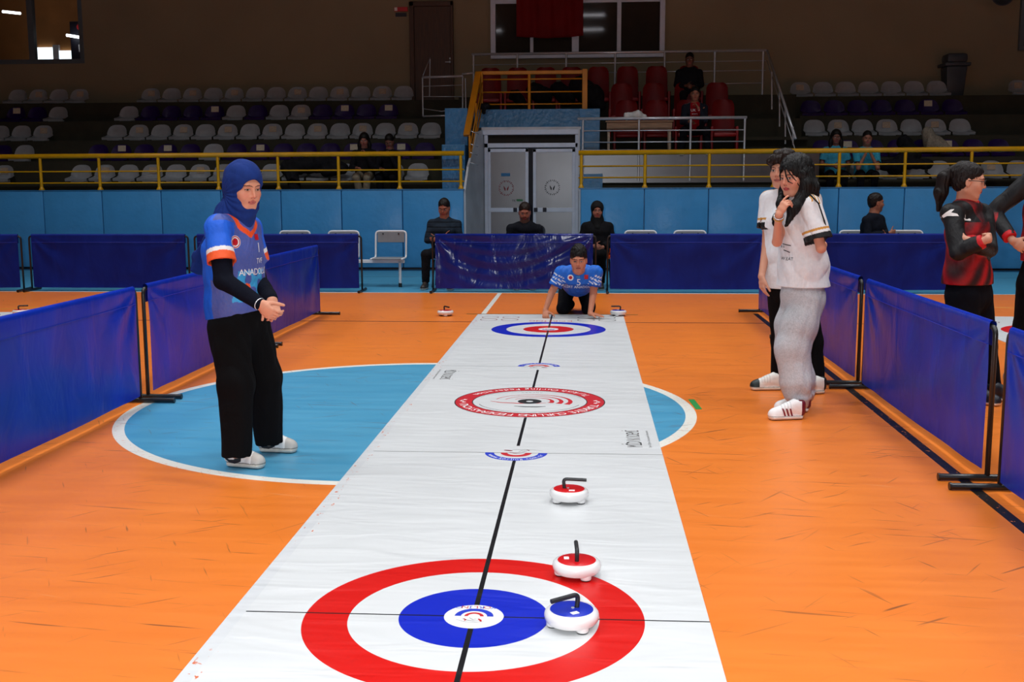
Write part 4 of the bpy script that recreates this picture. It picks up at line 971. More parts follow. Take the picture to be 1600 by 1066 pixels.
def decal(name, me, c, right, up, tree, m, parent, off=.0015, step=.012, reach=.25):
    """press a flat mesh (in its own xy) on to a surface, looking along -normal"""
    bm = B()
    if isinstance(me, bmesh.types.BMesh): bm = me
    else: bm.from_mesh(me); bpy.data.meshes.remove(me)
    bmesh.ops.triangulate(bm, faces=bm.faces[:])
    for _ in range(5):
        es = [e for e in bm.edges if e.calc_length() > step]
        if not es: break
        bmesh.ops.subdivide_edges(bm, edges=es, cuts=1); bmesh.ops.triangulate(bm, faces=[f for f in bm.faces if len(f.verts) > 3])
    r = Vector(nrm(right)); n = r.cross(Vector(nrm(up))).normalized(); u = n.cross(r); c = Vector([float(x) for x in c]); miss = []
    for v in bm.verts:
        o = c + r*v.co.x + u*v.co.y; hit, nn, _, _ = tree.ray_cast(o+n*reach, -n)
        if hit is None or (hit-o).length > reach: miss.append(v); continue
        v.co = hit + n*off*.5 + (nn if nn.dot(n) > 0 else -nn)*off*.5
    bmesh.ops.delete(bm, geom=miss, context='VERTS')
    return obj(name, bm, m, parent, True)
def poly(pts):
    bm = B(); bm.faces.new([bm.verts.new((x, y, 0)) for x, y in pts]); return bm
def ringmesh(r0, r1, seg=28, sx=1.):
    bm = B(); a = [bm.verts.new((math.cos(2*PI*k/seg)*r1*sx, math.sin(2*PI*k/seg)*r1, 0)) for k in range(seg)]
    if r0 <= 0: bm.faces.new(a); return bm
    b = [bm.verts.new((math.cos(2*PI*k/seg)*r0*sx, math.sin(2*PI*k/seg)*r0, 0)) for k in range(seg)]
    for k in range(seg): bm.faces.new((a[k], a[(k+1) % seg], b[(k+1) % seg], b[k]))
    return bm
# ---------------------------------------------------------------- head
def frame(F, up=(0, 0, 1), roll=0):
    F = nrm(F); up = np.array(up, float); X = nrm(np.cross(F, up)); U = np.cross(X, F)
    if roll: X, U = X*math.cos(roll)+U*math.sin(roll), U*math.cos(roll)-X*math.sin(roll)
    return np.array([X, F, U])                 # rows: the figure's right, forward, up
def head(vol, c, R, s=1., neck=None, fem=True):
    W = lambda x, y, z: np.array(c)+(np.array([x, y, z])*s)@R
    vol.el(W(0, -.018, .035), R, np.array([.076, .097, .086])*s, .02)
    vol.el(W(0, .015, -.03), R, np.array([.064 if fem else .068, .072, .082])*s, .035)
    vol.rc(W(-.018, .055, -.098), W(.018, .055, -.098), (.019 if fem else .023)*s, k=.03)          # chin
    for sx in (-1, 1):
        vol.rc(W(sx*.05, -.005, -.062), W(sx*.022, .05, -.095), .018*s, .016*s, .03)                # jaw line
        vol.rc(W(sx*.043, .052, -.03), W(sx*.034, .06, -.045), .022*s, k=.03)                        # cheek
    vol.rc(W(-.032, .075, .022), W(.032, .075, .022), .011*s, k=.025)                                 # brow
    for sx in (-1, 1): vol.el(W(sx*.032, .098, .0), R, np.array([.021, .018, .014])*s, .016, -1)     # sockets
    for sx in (-1, 1): vol.el(W(sx*.031, .071, .0), R, np.array([.0165, .0135, .0105])*s, .005)      # eyeball + lids
    vol.rc(W(0, .084, .01), W(0, .103, -.03), .0055*s, .0095*s, .014)                                 # nose
    for sx in (-1, 1): vol.rc(W(sx*.011, .09, -.035), W(sx*.012, .085, -.034), .0068*s, k=.008)
    vol.rc(W(-.017, .08, -.0605), W(.017, .08, -.0605), .0062*s, k=.007); vol.rc(W(0, .086, -.059), W(0, .0865, -.059), .0062*s, k=.006)
    vol.rc(W(-.012, .082, -.0715), W(.012, .082, -.0715), .0068*s, k=.006)
    for sx in (-1, 1): vol.el(W(sx*.078, -.008, -.012), R, np.array([.009, .018, .031])*s, .008); vol.el(W(sx*.086, .0, -.01), R, np.array([.005, .008, .018])*s, .006, -1)
    if neck is not None:
        vol.rc(W(0, -.022, -.06), neck, .050*s if fem else .058*s, .055*s if fem else .066*s, .03)
def face_paint(P, c, R, s, skin, lip=(168, 70, 72), brow=(40, 26, 22), open_=1., gaze=(0, 0), stubble=0., blush=1., base=None):
    L = ((P-np.array(c))@R.T)/s; x, y, z = L.T; out = np.broadcast_to(np.array(skin, float), P.shape).copy() if base is None else base
    front = (y > .035) & (np.abs(x) < .08) & (z > -.13) & (z < .1); sk = np.array(skin, float)
    def mixc(m, colr): m = np.clip(m, 0, 1); out[:] = out*(1-m[:, None])+np.array(colr, float)*m[:, None]
    f = front.astype(float)
    if blush: mixc(f*.35*blush*np.exp(-(((np.abs(x)-.042)/.02)**2+((z+.03)/.018)**2)), (206, 92, 78)); mixc(f*.25*np.exp(-((x/.012)**2+((z+.03)/.02)**2)), (205, 100, 84))
    if stubble:
        m = f*stubble*np.clip((-.045-z)/.03, 0, 1); mixc(m, (70, 50, 42)); mixc(f*stubble*((np.abs(x) < .026) & (z < -.045) & (z > -.058)), (70, 50, 42))
    # eyes
    for sx in (-1, 1):
        ex, ez = (x-sx*.031), z
        opn = np.maximum(.0062*open_*(1-(ex/.0165)**2), 0); inside = ((np.abs(ez) < opn) & (np.abs(ex) < .0165) & front).astype(float)
        mixc(f*.45*np.exp(-((ex/.02)**2+((ez-.002)/.013)**2)), sk*.72)
        mixc(inside, (222, 214, 208)); ir = ((ex-gaze[0])**2+(ez-gaze[1])**2 < .0062**2)*inside; mixc(ir, (44, 26, 18))
        lash = f*(np.abs(ez-opn*1.0-.0006) < .0019)*(np.abs(ex) < .0175)*(opn > 0); mixc(lash*.9, (24, 16, 14))
        mixc(f*.5*(np.abs(ez+opn) < .0012)*(np.abs(ex) < .015), (90, 56, 46))
        bz = .0235-.0035*((ex*sx-.0)/.018)**2; th = .0036*(1-((ex)/.027)**2*.6); mixc(f*.85*(np.abs(ez-bz) < th)*(np.abs(ex) < .024), brow)
    # lips
    up = (-.0565-z); wl = .0235
    m = f*(y > .06)*((z < -.0555+.0015*np.cos(x*260)-40*.25*x*x) & (z > -.0785+14*x*x) & (np.abs(x) < wl)); mixc(m*.85, lip)
    mixc(f*(y > .06)*.9*((np.abs(z+.0662+.8*x*x) < .0013) & (np.abs(x) < wl+.001)), (74, 26, 28))
    for sx in (-1, 1): mixc(f*.8*(((x-sx*.0085)/.0042)**2+((z+.0425)/.0028)**2 < 1), (70, 34, 30))
    return out
def hand(vol, wr, d, side, curl=(.5, .6, .7, .8), s=1., thumb=(.6, .7, .3), spread=.06, bendk=(1., 1.1, .8), thumbcurl=.3, right=False):
    """wr wrist; d toward the fingers; side toward the thumb; fingers curl toward n = palm direction"""
    d = nrm(d); side = nrm(np.array(side, float)-d*np.dot(side, d)); n = np.cross(d, side)*(-1 if right else 1)
    wr = np.array(wr, float); P = lambda a, b, c=0: wr+(d*a+side*b+n*c)*s
    vol.ec(P(.0, 0), P(.045, .002), side, (.026*s, .019*s), (.036*s, .0155*s), .015)
    vol.ec(P(.045, .002), P(.08, 0), side, (.036*s, .0155*s), (.038*s, .013*s), .012)
    for i, (b, L, r) in enumerate(((.029, .074, .0083), (.0100, .082, .0086), (-.009, .076, .0081), (-.027, .060, .0072))):
        p = P(.082-.004*abs(i-1), b); a = 0; dd = nrm(d+side*(spread*(1.2-i*.8))); rr = r*s
        for j, fr in enumerate((.45, .3, .25)):
            a += curl[i]*bendk[j]; v = dd*math.cos(a)+n*math.sin(a); q = p+v*L*fr*s; vol.rc(p, q, rr, rr*.92, .0035 if j else .008); p = q; rr *= .92
    p = P(.022, .024, .004); t = nrm(d*thumb[0]+side*thumb[1]+n*thumb[2]); rr = .0118*s
    for j, L in enumerate((.044, .032, .026)):
        q = p+t*L*s; vol.rc(p, q, rr, rr*.87, .004 if j else .012); p = q; rr *= .87; t = nrm(t+(d*.5+n*.5-side*.3)*thumbcurl)
SKIN = (212, 150, 122)
def folds(f=1., a=.004, seed=0, dirs=None):
    rs = np.random.RandomState(seed); K = []
    for i in range(5):
        K.append((rs.randn(3)*np.array([14, 14, 7])*f, rs.rand()*6.28, rs.randn(3)*5*f, rs.rand()*6.28))
    def fn(P):
        o = np.zeros(len(P))
        for i, (k, p, k2, p2) in enumerate(K):
            s_ = np.sin(P@k+p+1.6*np.sin(P@k2+p2)); o += s_ if i < 3 else 2.4*(.45-np.abs(s_))
        return (o/2.8*a).astype(np.float32)
    return fn
def shoe(vol, heel, toe, s=1., high=.0, fat=1.):
    """sole on the ground (z of heel/toe = sole bottom)"""
    heel = np.array(heel, float); toe = np.array(toe, float); d = nrm(toe-heel); L = np.linalg.norm(toe-heel); sd = nrm(np.cross(d, (0, 0, 1))); up = np.cross(sd, d)
    A = lambda a, z, b=0: heel+d*a*L+up*z*s+sd*b
    vol.ec(A(.16, .016), A(.5, .016), sd, (.04*s*fat, .018*s), (.041*s*fat, .018*s), .01)
    vol.ec(A(.5, .016), A(.85, .017), sd, (.041*s*fat, .018*s), (.047*s*fat, .018*s), .006)
    vol.rc(A(.15, .05), A(.16, .098+high), .034*s, .037*s, .008)
    vol.rc(A(.25, .06), A(.45, .06), .037*s, .036*s, .03); vol.rc(A(.3, .1+high*.8), A(.76, .044), .033*s, .033*s, .03); vol.rc(A(.7, .04), A(.82, .036), .037*s, .034*s, .02)
    vol.rc(A(.17, .115+high), A(.24, .2+high), .027*s, k=.004, op=-1)
    vol.cut(A(.5, .0), -up)
    return A, d, sd, up
def shoe_col(A, d, up, sole=(232, 228, 220), upper=(238, 238, 236), toec=None, tz=.028, heelc=None, heel0=None, L=1, dark=None):
    h0 = A(0, 0)
    def fn(P):
        z = (P-h0)@up; a = (P-h0)@d; o = np.broadcast_to(np.array(upper, float), P.shape).copy()
        if dark is not None: o[(z > .04) & (a > .02)] = dark
        if toec is not None: o[(a > L*.72) & (z > tz)] = toec
        if heelc is not None: o[(a < L*.16) & (z > tz)] = heelc
        o[z < tz] = sole; o[(z > tz-.003) & (z < tz+.001)] = np.array(sole)*.62; o[z < .004] = np.array(sole)*.5
        lc = (a > L*.38) & (a < L*.66) & (z > .06) & (np.sin(a*330) > .1); o[lc] = np.clip(o[lc]*.82+20, 0, 255)
        return o
    return fn
# ============================================================ PEOPLE
def rnd(P, f=60., seed=0):
    """cheap repeatable speckle in 0..1"""
    q = np.floor(P*f).astype(np.int64); h = (q[:, 0]*73856093) ^ (q[:, 1]*19349663) ^ (q[:, 2]*83492791) ^ (seed*2654435761); return ((h % 1009)/1009.)
class Fig:
    def __init__(s, label, loc, F, skin=SKIN, group=None):
        s.F = nrm((F[0], F[1], 0)); s.S = np.array([s.F[1], -s.F[0], 0]); s.U = np.array([0, 0, 1.]); s.loc = np.array(loc, float); s.sk = skin
        s.root = thing('person', loc, label, 'person', group); s.J = {}
    def body(s, h, hd, hF, up=(0, 0, 1), hs=1., fem=True, hands=None, roll=0, legs=True, face={}, arm=1., smooth=1, bare=True):
        J = s.J; v = Vol(); R = frame(hF, up, roll); s.R = R; s.hc = np.array(hd, float); s.hs = hs
        head(v, hd, R, hs, J['neck'], fem)
        v.rc(J['neck'], J['chest'], .055, .09, .05); v.ec(J['chest'], J['waist'], s.S, (.135*arm, .09), (.12, .085), .05); v.ec(J['waist'], J['pelvis'], s.S, (.12, .085), (.14, .1), .05)
        for a in 'RL':
            v.rc(J['neck']*.7+J['chest']*.3, J['sh'+a], .05, .045*arm, .04); v.chain([J['sh'+a], J['el'+a]], [.045*arm, .037*arm], .03); v.chain([J['el'+a], J['wr'+a]], [.037*arm, .025*arm], .008)
            if hands and a in hands: k = dict(hands[a]); hand(v, J['wr'+a], k.pop('d'), k.pop('side'), right=(a == 'R'), **k)
            if legs: v.chain([J['hip'+a], J['kn'+a], J['an'+a]], [.075, .052, .035], .03)
        s.bv = v
        sk = s.sk
        def col(P):
            o = np.broadcast_to(np.array(sk, float), P.shape).copy(); d = np.linalg.norm(P-s.hc, axis=1); m = d < .2*hs
            o[m] = face_paint(P[m], s.hc, R, hs, sk, **face); return o
        o, s.bm = skin_obj('body', v, h, 'skin', s.root, col, smooth); return o
    def shirt(s, h, stations, m, col, sleeves=None, yoke=.054, fold=.005, seed=1, hemcut=None, name='shirt', neckr=None, slope=.012, smooth=1, k=.04, ff=1.):
        """stations: (centre, half width, half depth) from chest to hem; sleeves: side -> (end fraction over upper arm (0-1) and forearm (1-2), r0, r1)"""
        J = s.J; v = Vol()
        top = J['neck']-s.U*.055
        for a in 'RL': v.rc(top+s.U*slope, J['sh'+a]-s.U*.004, yoke, yoke+.008, .04)
        c0, w0, d0 = stations[0]; v.ec(top-s.U*.02, c0, s.S, (w0*.72, d0*.72), (w0, d0), .05)
        for (a_, w1, d1), (b_, w2, d2) in zip(stations, stations[1:]): v.ec(a_, b_, s.S, (w1, d1), (w2, d2), k)
        s.cuffs = {}
        if sleeves:
            for a, (t, r0, r1) in sleeves.items():
                sh, el, wr = J['sh'+a], J['el'+a], J['wr'+a]; sv = Vol()
                if t <= 1: e = sh+(el-sh)*t; ax = nrm(el-sh); sv.rc(sh, e+ax*.03, r0, r1, .03); sv.rc(e-ax*.035, e+ax*.09, r1-.012, k=.004, op=-1); s.cuffs[a] = (e, ax, sh, r1)
                else:
                    e = el+(wr-el)*(t-1); rm = (r0+r1)/2; ax = nrm(wr-el); sv.rc(sh, el, r0, rm, .03); sv.rc(el, e+ax*.03, rm, r1, .01); s.cuffs[a] = (e, ax, el, r1)
                sv.cut(e, ax); v.sub(sv, .03)
        if hemcut is None: hemcut = (stations[-1][0], -s.U)
        v.cut(hemcut[0], hemcut[1])
        v.disp = folds(ff, fold, seed); s.sv = v
        o, s.sm = skin_obj(name, v, h, m, s.root, col, smooth); return o
    def cuff(s, P, a):
        """distance back from the sleeve end, large when the point is not on that sleeve"""
        e, ax, sh, r1 = s.cuffs[a]; t = (e-P)@ax; r = np.linalg.norm((P-e)+t[:, None]*ax, axis=1); return np.where((r < r1+.006) & (t > -.02), t, 9.)
    def legs(s, h, radii, m, col, pel=(.165, .125), ends=True, fold=.004, seed=3, name='trousers', top=None, ell=1., smooth=1, flare=0):
        J = s.J; v = Vol(); t = J['waist'] if top is None else top
        v.ec(t, J['pelvis'], s.S, (pel[0]*.92, pel[1]*.95), pel, .04)
        for a in 'RL':
            sv = Vol(); ax = nrm(J['an'+a]-J['kn'+a]); sv.chain([J['hip'+a], J['kn'+a], J['an'+a]+ax*(flare+.03)], radii, .035); sv.cut(J['an'+a]+ax*flare, ax); v.sub(sv, .035)
        v.disp = folds(1.3, fold, seed); s.lv = v
        o, s.lm = skin_obj(name, v, h, m, s.root, col, smooth); return o
    def shoe(s, h, heel, toe, parent=None, sc=1., high=0., fat=1., name='shoe', **kw):
        v = Vol(); A, d, sd, up = shoe(v, heel, toe, sc, high, fat); L = np.linalg.norm(np.array(toe)-np.array(heel))
        o, vm = skin_obj(name, v, h, 'shoe', s.root, shoe_col(A, d, up, L=L, **kw), 1); return o, vm, A, d, sd, up, L
    def W(s, x, y, z): return s.hc+(np.array([x, y, z])*s.hs)@s.R
def collar(P, pts, w):
    K = [];
    for a, b in zip(pts, pts[1:]):
        for t in np.linspace(0, 1, 40, endpoint=False): K.append(a+(b-a)*t)
    m = np.zeros(len(P), bool)
    for k in K:
        d = ((P-k)**2).sum(1); q = P[d.argmin()]; m |= ((P-q)**2).sum(1) < w*w
    return m
def cap_hair(f, h, col, grow=.012, back=.02, top=.012, fringe=.055, side=-.02, m='hair', streak=.002, name='hair', extra=None, cutface=True, seed=0):
    """short or base hair: shell round the skull, opened for the face"""
    v = Vol(); W = f.W; s = f.hs
    v.el(W(0, -.02-back*.3, .04+top*.4), f.R, np.array([.077+grow, .098+grow+back*.4, .086+top])*s, .02)
    v.el(W(0, -.045, -.01), f.R, np.array([.07+grow, .065+grow, .075])*s, .03)
    if extra: extra(v, W)
    if cutface:
        v.el(W(0, .1, fringe-.115), f.R, np.array([.073, .085, .1])*s, .012, -1)
        v.el(W(0, .035, side-.07), f.R, np.array([.12, .07, .07])*s, .01, -1)
    ax = f.R
    rs = np.random.RandomState(seed); ph = rs.rand(3)*6
    def d(P):
        L = (P-f.hc)@ax.T; a = np.arctan2(L[:, 0], L[:, 1]+.02); return (streak*np.sin(a*31+ph[0]+5*np.sin(L[:, 2]*33+2*np.sin(a*5)))+streak*.7*np.sin(a*67+ph[1]+9*np.sin(L[:, 2]*21+a*3))+streak*.6*np.sin(L[:, 0]*180+L[:, 1]*140+ph[2])).astype(np.float32)
    v.disp = d; f.hv = v
    return skin_obj(name, v, h, m, f.root, col, 1)
U = np.array([0, 0, 1.])
def noisec(base, amp=.08, f=200, seed=1):
    base = np.array(base, float)
    return lambda P: base*(1-amp+2*amp*rnd(P, f, seed)[:, None])
# ------------------------------------------------ 1: girl in the navy headscarf, left
def girl_scarf():
    f = Fig('girl in navy headscarf, blue and orange jersey and black trousers beside the mat', (*QG(392, 722)[:2], 0), (.9, -.43), (214, 152, 124))
    J = f.J; J['neck'] = Q(369, 338, 5.86); J['shR'] = Q(340, 356, 5.70); J['shL'] = Q(390, 356, 6.0); J['chest'] = Q(363, 392, 5.86); J['waist'] = Q(366, 440, 5.87); J['pelvis'] = Q(374, 500, 5.88)
    J['elR'] = Q(350, 438, 5.60); J['wrR'] = Q(404, 474, 5.47); J['elL'] = Q(402, 436, 6.06); J['wrL'] = Q(425, 468, 5.66)
    J['hipR'] = J['pelvis']+f.S*.085-U*.03; J['hipL'] = J['pelvis']-f.S*.085-U*.03
    J['knR'] = Q(370, 600, 5.74); J['anR'] = Q(369, 707, 5.72); J['knL'] = Q(413, 590, 6.02); J['anL'] = Q(420, 688, 6.04)
    hR = dict(d=(.72, -.12, -.62), side=(.5, -.25, .75), curl=(.55, .62, .7, .75), thumb=(.75, .45, .5), s=.98)
    hL = dict(d=(.3, -.5, -.75), side=(-.75, -.45, .1), curl=(.7, .75, .8, .85), thumb=(.8, .5, .3), s=.95)
    f.body(.0034, Q(382, 292, 5.82), (.74, -.63, -.2), hands={'R': hR, 'L': hL}, hs=1.0, face=dict(open_=.55, gaze=(.002, -.002), lip=(176, 92, 88), blush=.8, brow=(92, 62, 50)))
    c0 = J['chest']; col0 = np.array((28, 100, 226.)); 
    def col(P):
        o = np.broadcast_to(col0, P.shape).copy(); L = P-c0; a = L@f.F; b = L@f.S; z = P[:, 2]; n = rnd(P, 160, 3)[:, None]
        onarm = np.minimum(f.cuff(P, 'R'), f.cuff(P, 'L')) < .4
        arm = (np.linalg.norm(np.cross(P-J['shR'], nrm(J['elR']-J['shR'])), axis=1) < .086) & (((P-J['shR'])@nrm(J['elR']-J['shR'])) > -.02) & (b > .09)
        fr = (a > .03+.25*np.maximum(0, np.abs(b)-.06)) & ~arm
        pan = np.array((70, 92, 172.))*(1-n*.12)+np.array((150, 96, 104.))*(n*.16); lowside = (a > -.0) & (z < c0[2]-.15) & ~arm
        o[fr | lowside] = pan[fr | lowside]
        cy = fr & (z < c0[2]-.1) & (z > c0[2]-.27) & (np.abs(b-.0) < .12) & (np.sin(z*70+b*50)+np.sin(b*90-z*40) > -.3); o[cy] = (64, 166, 226)
        og = cy & (np.abs(b-.02-.3*(z-c0[2]+.2)) < .012) & (z < c0[2]-.17); o[og] = (240, 92, 44)
        n0 = J['neck']; o[collar(P, [n0-f.F*.1-U*.03, n0+f.S*.1-U*.02, n0+f.F*.12-U*.1, n0-f.S*.1-U*.02, n0-f.F*.1-U*.03], .013)] = (244, 88, 36)
        for s_ in 'RL':
            t = f.cuff(P, s_); o[t < .043] = (246, 96, 44); o[(t >= .043) & (t < .066)] = (240, 240, 240)
        return o
    f.shirt(.0042, [(J['chest'], .178, .128), (Q(365, 430, 5.87), .172, .128), (Q(369, 470, 5.88), .182, .14), (Q(371, 496, 5.885), .186, .142)], 'jersey', col, {'R': (.66, .06, .077), 'L': (.62, .06, .077)}, seed=5, fold=.0055, ff=.9, hemcut=(Q(370, 490, 5.88), (.18, 0, -1)))
    sk = f.sm
    # black undersleeves reaching the wrists
    v = Vol()
    for a in 'RL':
        v.chain([J['sh'+a]+(J['el'+a]-J['sh'+a])*.4, J['el'+a]], [.056, .05], .02); e = J['el'+a]+(J['wr'+a]-J['el'+a])*.97; v.rc(J['el'+a], e, .05, .034, .012)
    v.disp = folds(2., .003, 8); skin_obj('undersleeve', v, .0045, 'knit', f.root, (13, 16, 28), 1)
    f.legs(.0045, [.112, .092, .076], 'knit', (12, 12, 14), pel=(.17, .13), flare=.014, fold=.006, top=Q(372, 470, 5.88))
    kw = dict(upper=(236, 236, 234), sole=(214, 208, 196), toec=(190, 186, 180), tz=.03)
    for a, hp, tp in (('R', QG(351, 727), (.97, -.22)), ('L', QG(401, 705), (.985, -.06))):
        hp = np.array(hp); tp = hp+np.array([tp[0], tp[1], 0])*.262; o, vm, A, d, sd, up, L = f.shoe(.0036, hp, tp, **kw)
        t = bvh(vm); n = sd if sd[1] < 0 else -sd
        r = d; sw = [(-.105, .028), (-.085, -.002), (-.055, -.022), (-.02, -.026), (.015, -.012), (.02, .01), (.012, .022), (-.005, .012), (-.03, -.004), (-.055, -.004), (-.08, .01)]
        me = poly(sw) if np.dot(np.cross(r, up), n) > 0 else poly([(-x, y) for x, y in sw][::-1])
        c = A(.42, .05); decal('side_stripe', me, c, r if np.dot(np.cross(r, up), n) > 0 else -r, up, t, 'ink_black', o, reach=.12)
    # headscarf
    v = Vol(); W = f.W; R = f.R
    v.el(W(0, -.022, .035), R, (.098, .118, .108), .02); v.el(W(0, -.035, -.05), R, (.09, .1, .1), .04)
    v.rc(W(0, -.0, -.115), J['neck']-U*.0, .078, .088, .04); v.rc(J['neck'], J['neck']+f.F*.05-U*.03, .078, .05, .04)
    v.ec(J['neck']-f.F*.03, J['neck']-f.F*.05-U*.07, f.S, (.1, .085), (.14, .075), .05)
    v.ec(Q(352, 352, 5.9), Q(322, 400, 5.97), f.S, (.11, .03), (.09, .02), .04); v.ec(Q(322, 400, 5.97), Q(312, 424, 5.97), f.S, (.09, .022), (.075, .016), .02)
    v.el(W(.0, .094, -.024), R, (.061, .07, .082), .012, -1); v.rc(W(0, .03, -.02), W(0, .2, -.02), .057, .062, .012, -1)
    fd = folds(1.2, .003, 12)
    def d(P):
        L = (P-f.hc)@R.T; a = np.arctan2(L[:, 2]+.05, L[:, 1]+.06); return (fd(P)+.0022*np.sin(a*22+L[:, 0]*30)*(L[:, 2] < .03)).astype(np.float32)
    v.disp = d; skin_obj('headscarf', v, .0038, 'scarf', f.root, (20, 50, 122), 1)
    t = bvh(sk); Fd = f.F; rt = -f.S    # reading direction of a viewer facing her
    bl = nrm(Fd*.8+f.S*.6); r2 = nrm(np.cross(U, bl))
    c = c0+f.S*.085+U*.055+f.F*.1; e = decal('club_badge', ringmesh(0, .034, 30, .92), c, r2, U, t, 'ink_white', f.root)
    decal('badge_ring', ringmesh(.026, .031, 30, .92), c, r2, U, t, 'ink_red', e, off=.0028); decal('badge_core', ringmesh(0, .02, 20, .85), c, r2, U, t, 'ink_red', e, off=.0028)
    c = c0-f.S*.065+U*.075+f.F*.1; e = decal('flag_badge', poly([(-.022, -.016), (.022, -.016), (.022, .016), (-.022, .016)]), c, rt, U, t, 'ink_red', f.root)
    me = text_mesh('1', .075); decal('number', me, c0+U*.015-f.S*.07+f.F*.1, rt, U, t, 'ink_white', f.root)
    me = text_mesh('TVF', .042); decal('lettering', me, c0-U*.055-f.S*.07+f.F*.1, nrm(rt+.2*f.S), U, t, 'ink_white', f.root)
    me = text_mesh('ANADOLU PDR', .05, spacing=.88); decal('lettering', me, c0-U*.112-f.S*.075+f.F*.1, rt, U, t, 'ink_white', f.root)
    # bracelet on the right wrist
    ax = nrm(J['wrR']-J['elR']); bm = B(); ring = []
    s1 = nrm(np.cross(ax, U)); s2 = np.cross(ax, s1)
    pts = [tuple(J['wrR']+ax*.008+(s1*math.cos(a)+s2*math.sin(a))*.031) for a in np.linspace(0, 2*PI, 25)]; tube(bm, pts, .0028, 6); obj('bracelet', bm, 'steel', f.root, True, True)
    return f
# ------------------------------------------------ 2: girl in white jersey and grey sweatpants
def white_jersey_col(f, J, cuff_r=True):
    c0 = J['chest']
    def col(P):
        o = np.broadcast_to(np.array((233, 233, 236.)), P.shape).copy()
        for s_ in f.cuffs:
            t = f.cuff(P, s_); o[t < .034] = (18, 18, 20); o[(t >= .052) & (t < .068)] = (206, 146, 62)
        for s_ in 'RL':          # three gold bars on each shoulder, running down from the neck
            sh = J['sh'+s_]; ax = nrm(sh-J['neck']); q = P-sh; al = q@ax; fr = q@f.F
            for k in (-.027, 0, .027):
                m = (np.abs(fr-k+.0) < .0062) & (al > -.1) & (al < .052) & (q[:, 2] > .0); o[m] = (206, 146, 62)
        nk = np.linalg.norm((P-J['neck'])[:, :2], axis=1); o[(nk < .082) & (P[:, 2] > J['neck'][2]-.04)] = (206, 146, 62)
        return o
    return col
def girl_white():
    f = Fig('girl with long black hair, white gold-striped jersey and grey sweatpants, hand at mouth', (*QG(1245, 648)[:2], 0), (-.92, -.4), (214, 148, 120))
    J = f.J; J['neck'] = Q(1251, 304, 7.5); J['shR'] = Q(1232, 320, 7.64); J['shL'] = Q(1266, 320, 7.36); J['chest'] = Q(1250, 350, 7.5); J['waist'] = Q(1254, 395, 7.5); J['pelvis'] = Q(1254, 458, 7.48)
    J['elR'] = Q(1214, 378, 7.38); J['wrR'] = Q(1217, 336, 7.2); J['elL'] = Q(1283, 388, 7.3); J['wrL'] = Q(1287, 383, 7.56)
    J['hipR'] = J['pelvis']+f.S*.06-U*.06; J['hipL'] = J['pelvis']-f.S*.06-U*.06
    J['knR'] = Q(1237, 543, 7.56); J['anR'] = Q(1256, 618, 7.56); J['knL'] = Q(1238, 545, 7.36); J['anL'] = Q(1248, 625, 7.3)
    hR = dict(d=(.42, -.05, .9), side=(-.55, .75, .1), curl=(.28, .75, .8, .85), bendk=(.9, 1., .6), thumb=(.8, .4, .4), s=.95)
    hL = dict(d=(-.95, .25, .0), side=(0, 0, 1), curl=(.3, .3, .3, .3), s=.9)
    f.body(.0038, Q(1241, 277, 7.42), (-.76, -.62, -.1), up=(-.08, 0, 1), hands={'R': hR, 'L': hL}, hs=1.02, arm=.88, face=dict(open_=.8, gaze=(-.003, -.001), lip=(178, 66, 70), blush=1.1, brow=(50, 34, 28)))
    f.shirt(.0042, [(J['chest'], .172, .125), (Q(1252, 380, 7.5), .165, .128), (Q(1256, 415, 7.5), .176, .15), (Q(1255, 447, 7.5), .186, .17)], 'jersey', white_jersey_col(f, J), {'R': (.5, .066, .08), 'L': (.8, .072, .09)}, seed=9, fold=.007, ff=.9)
    g = noisec((186, 186, 190), .06, 260)
    # sweatpants, gathered at the ankle
    v = Vol(); v.ec(Q(1254, 432, 7.5), J['pelvis'], f.S, (.14, .12), (.155, .145), .04)
    for a in 'RL':
        v.chain([J['hip'+a], (J['hip'+a]+J['kn'+a])/2+f.F*.01, J['kn'+a], J['kn'+a]*.3+J['an'+a]*.7+f.F*.005, J['an'+a]-U*.0], [.108, .116, .11, .098, .066], .04)
        v.el(J['an'+a]+U*.02, np.eye(3), (.08, .08, .035), .02); v.rc(J['an'+a], J['an'+a]-U*.03, .05, .046, .012)
    fo = folds(1., .0045, 21)
    v.disp = lambda P: fo(P)+(.004*np.sin(P[:, 2]*75+P[:, 0]*28+3*np.sin(P[:, 1]*20))*np.clip(1-(P[:, 2]-.1)/.16, 0, 1)).astype(np.float32)
    skin_obj('sweatpants', v, .0045, 'cotton', f.root, g, 1)
    for a, hp, tp in (('L', QG(1259, 654), (-.975, -.2)), ('R', QG(1268, 643), (-.98, -.1))):
        hp = np.array(hp); tp = hp+np.array([tp[0], tp[1], 0])*.275; o, vm, A, d, sd, up, L = f.shoe(.0036, hp, tp, fat=1.02, upper=(240, 240, 240), sole=(228, 222, 214), heelc=(112, 26, 42))
        n = sd if sd[1] < 0 else -sd; fl = np.dot(np.cross(d, up), n) > 0; r = d if fl else -d; t = bvh(vm); sg = 1 if fl else -1
        for k in range(3):
            x = .0+.024*k; me = poly([(sg*(x-.006), -.024), (sg*(x+.006), -.024), (sg*(x+.022), .026), (sg*(x+.011), .026)][::sg])
            decal('side_stripe', me, A(.4, .052), r, up, t, 'ink_maroon', o, reach=.12)
    # hair: crown, curtains both sides, loose strands
    W = f.W
    def extra(v, W):
        v.rc(W(-.08, .0, .02), W(-.085, -.01, -.1), .03, .03, .03); v.rc(W(.075, -.02, .02), W(.08, -.02, -.12), .03, .034, .03)
    cap_hair(f, .004, (11, 10, 11), grow=.016, back=.04, top=.022, fringe=.076, side=-.3, extra=extra, name='hair')
    v = Vol()
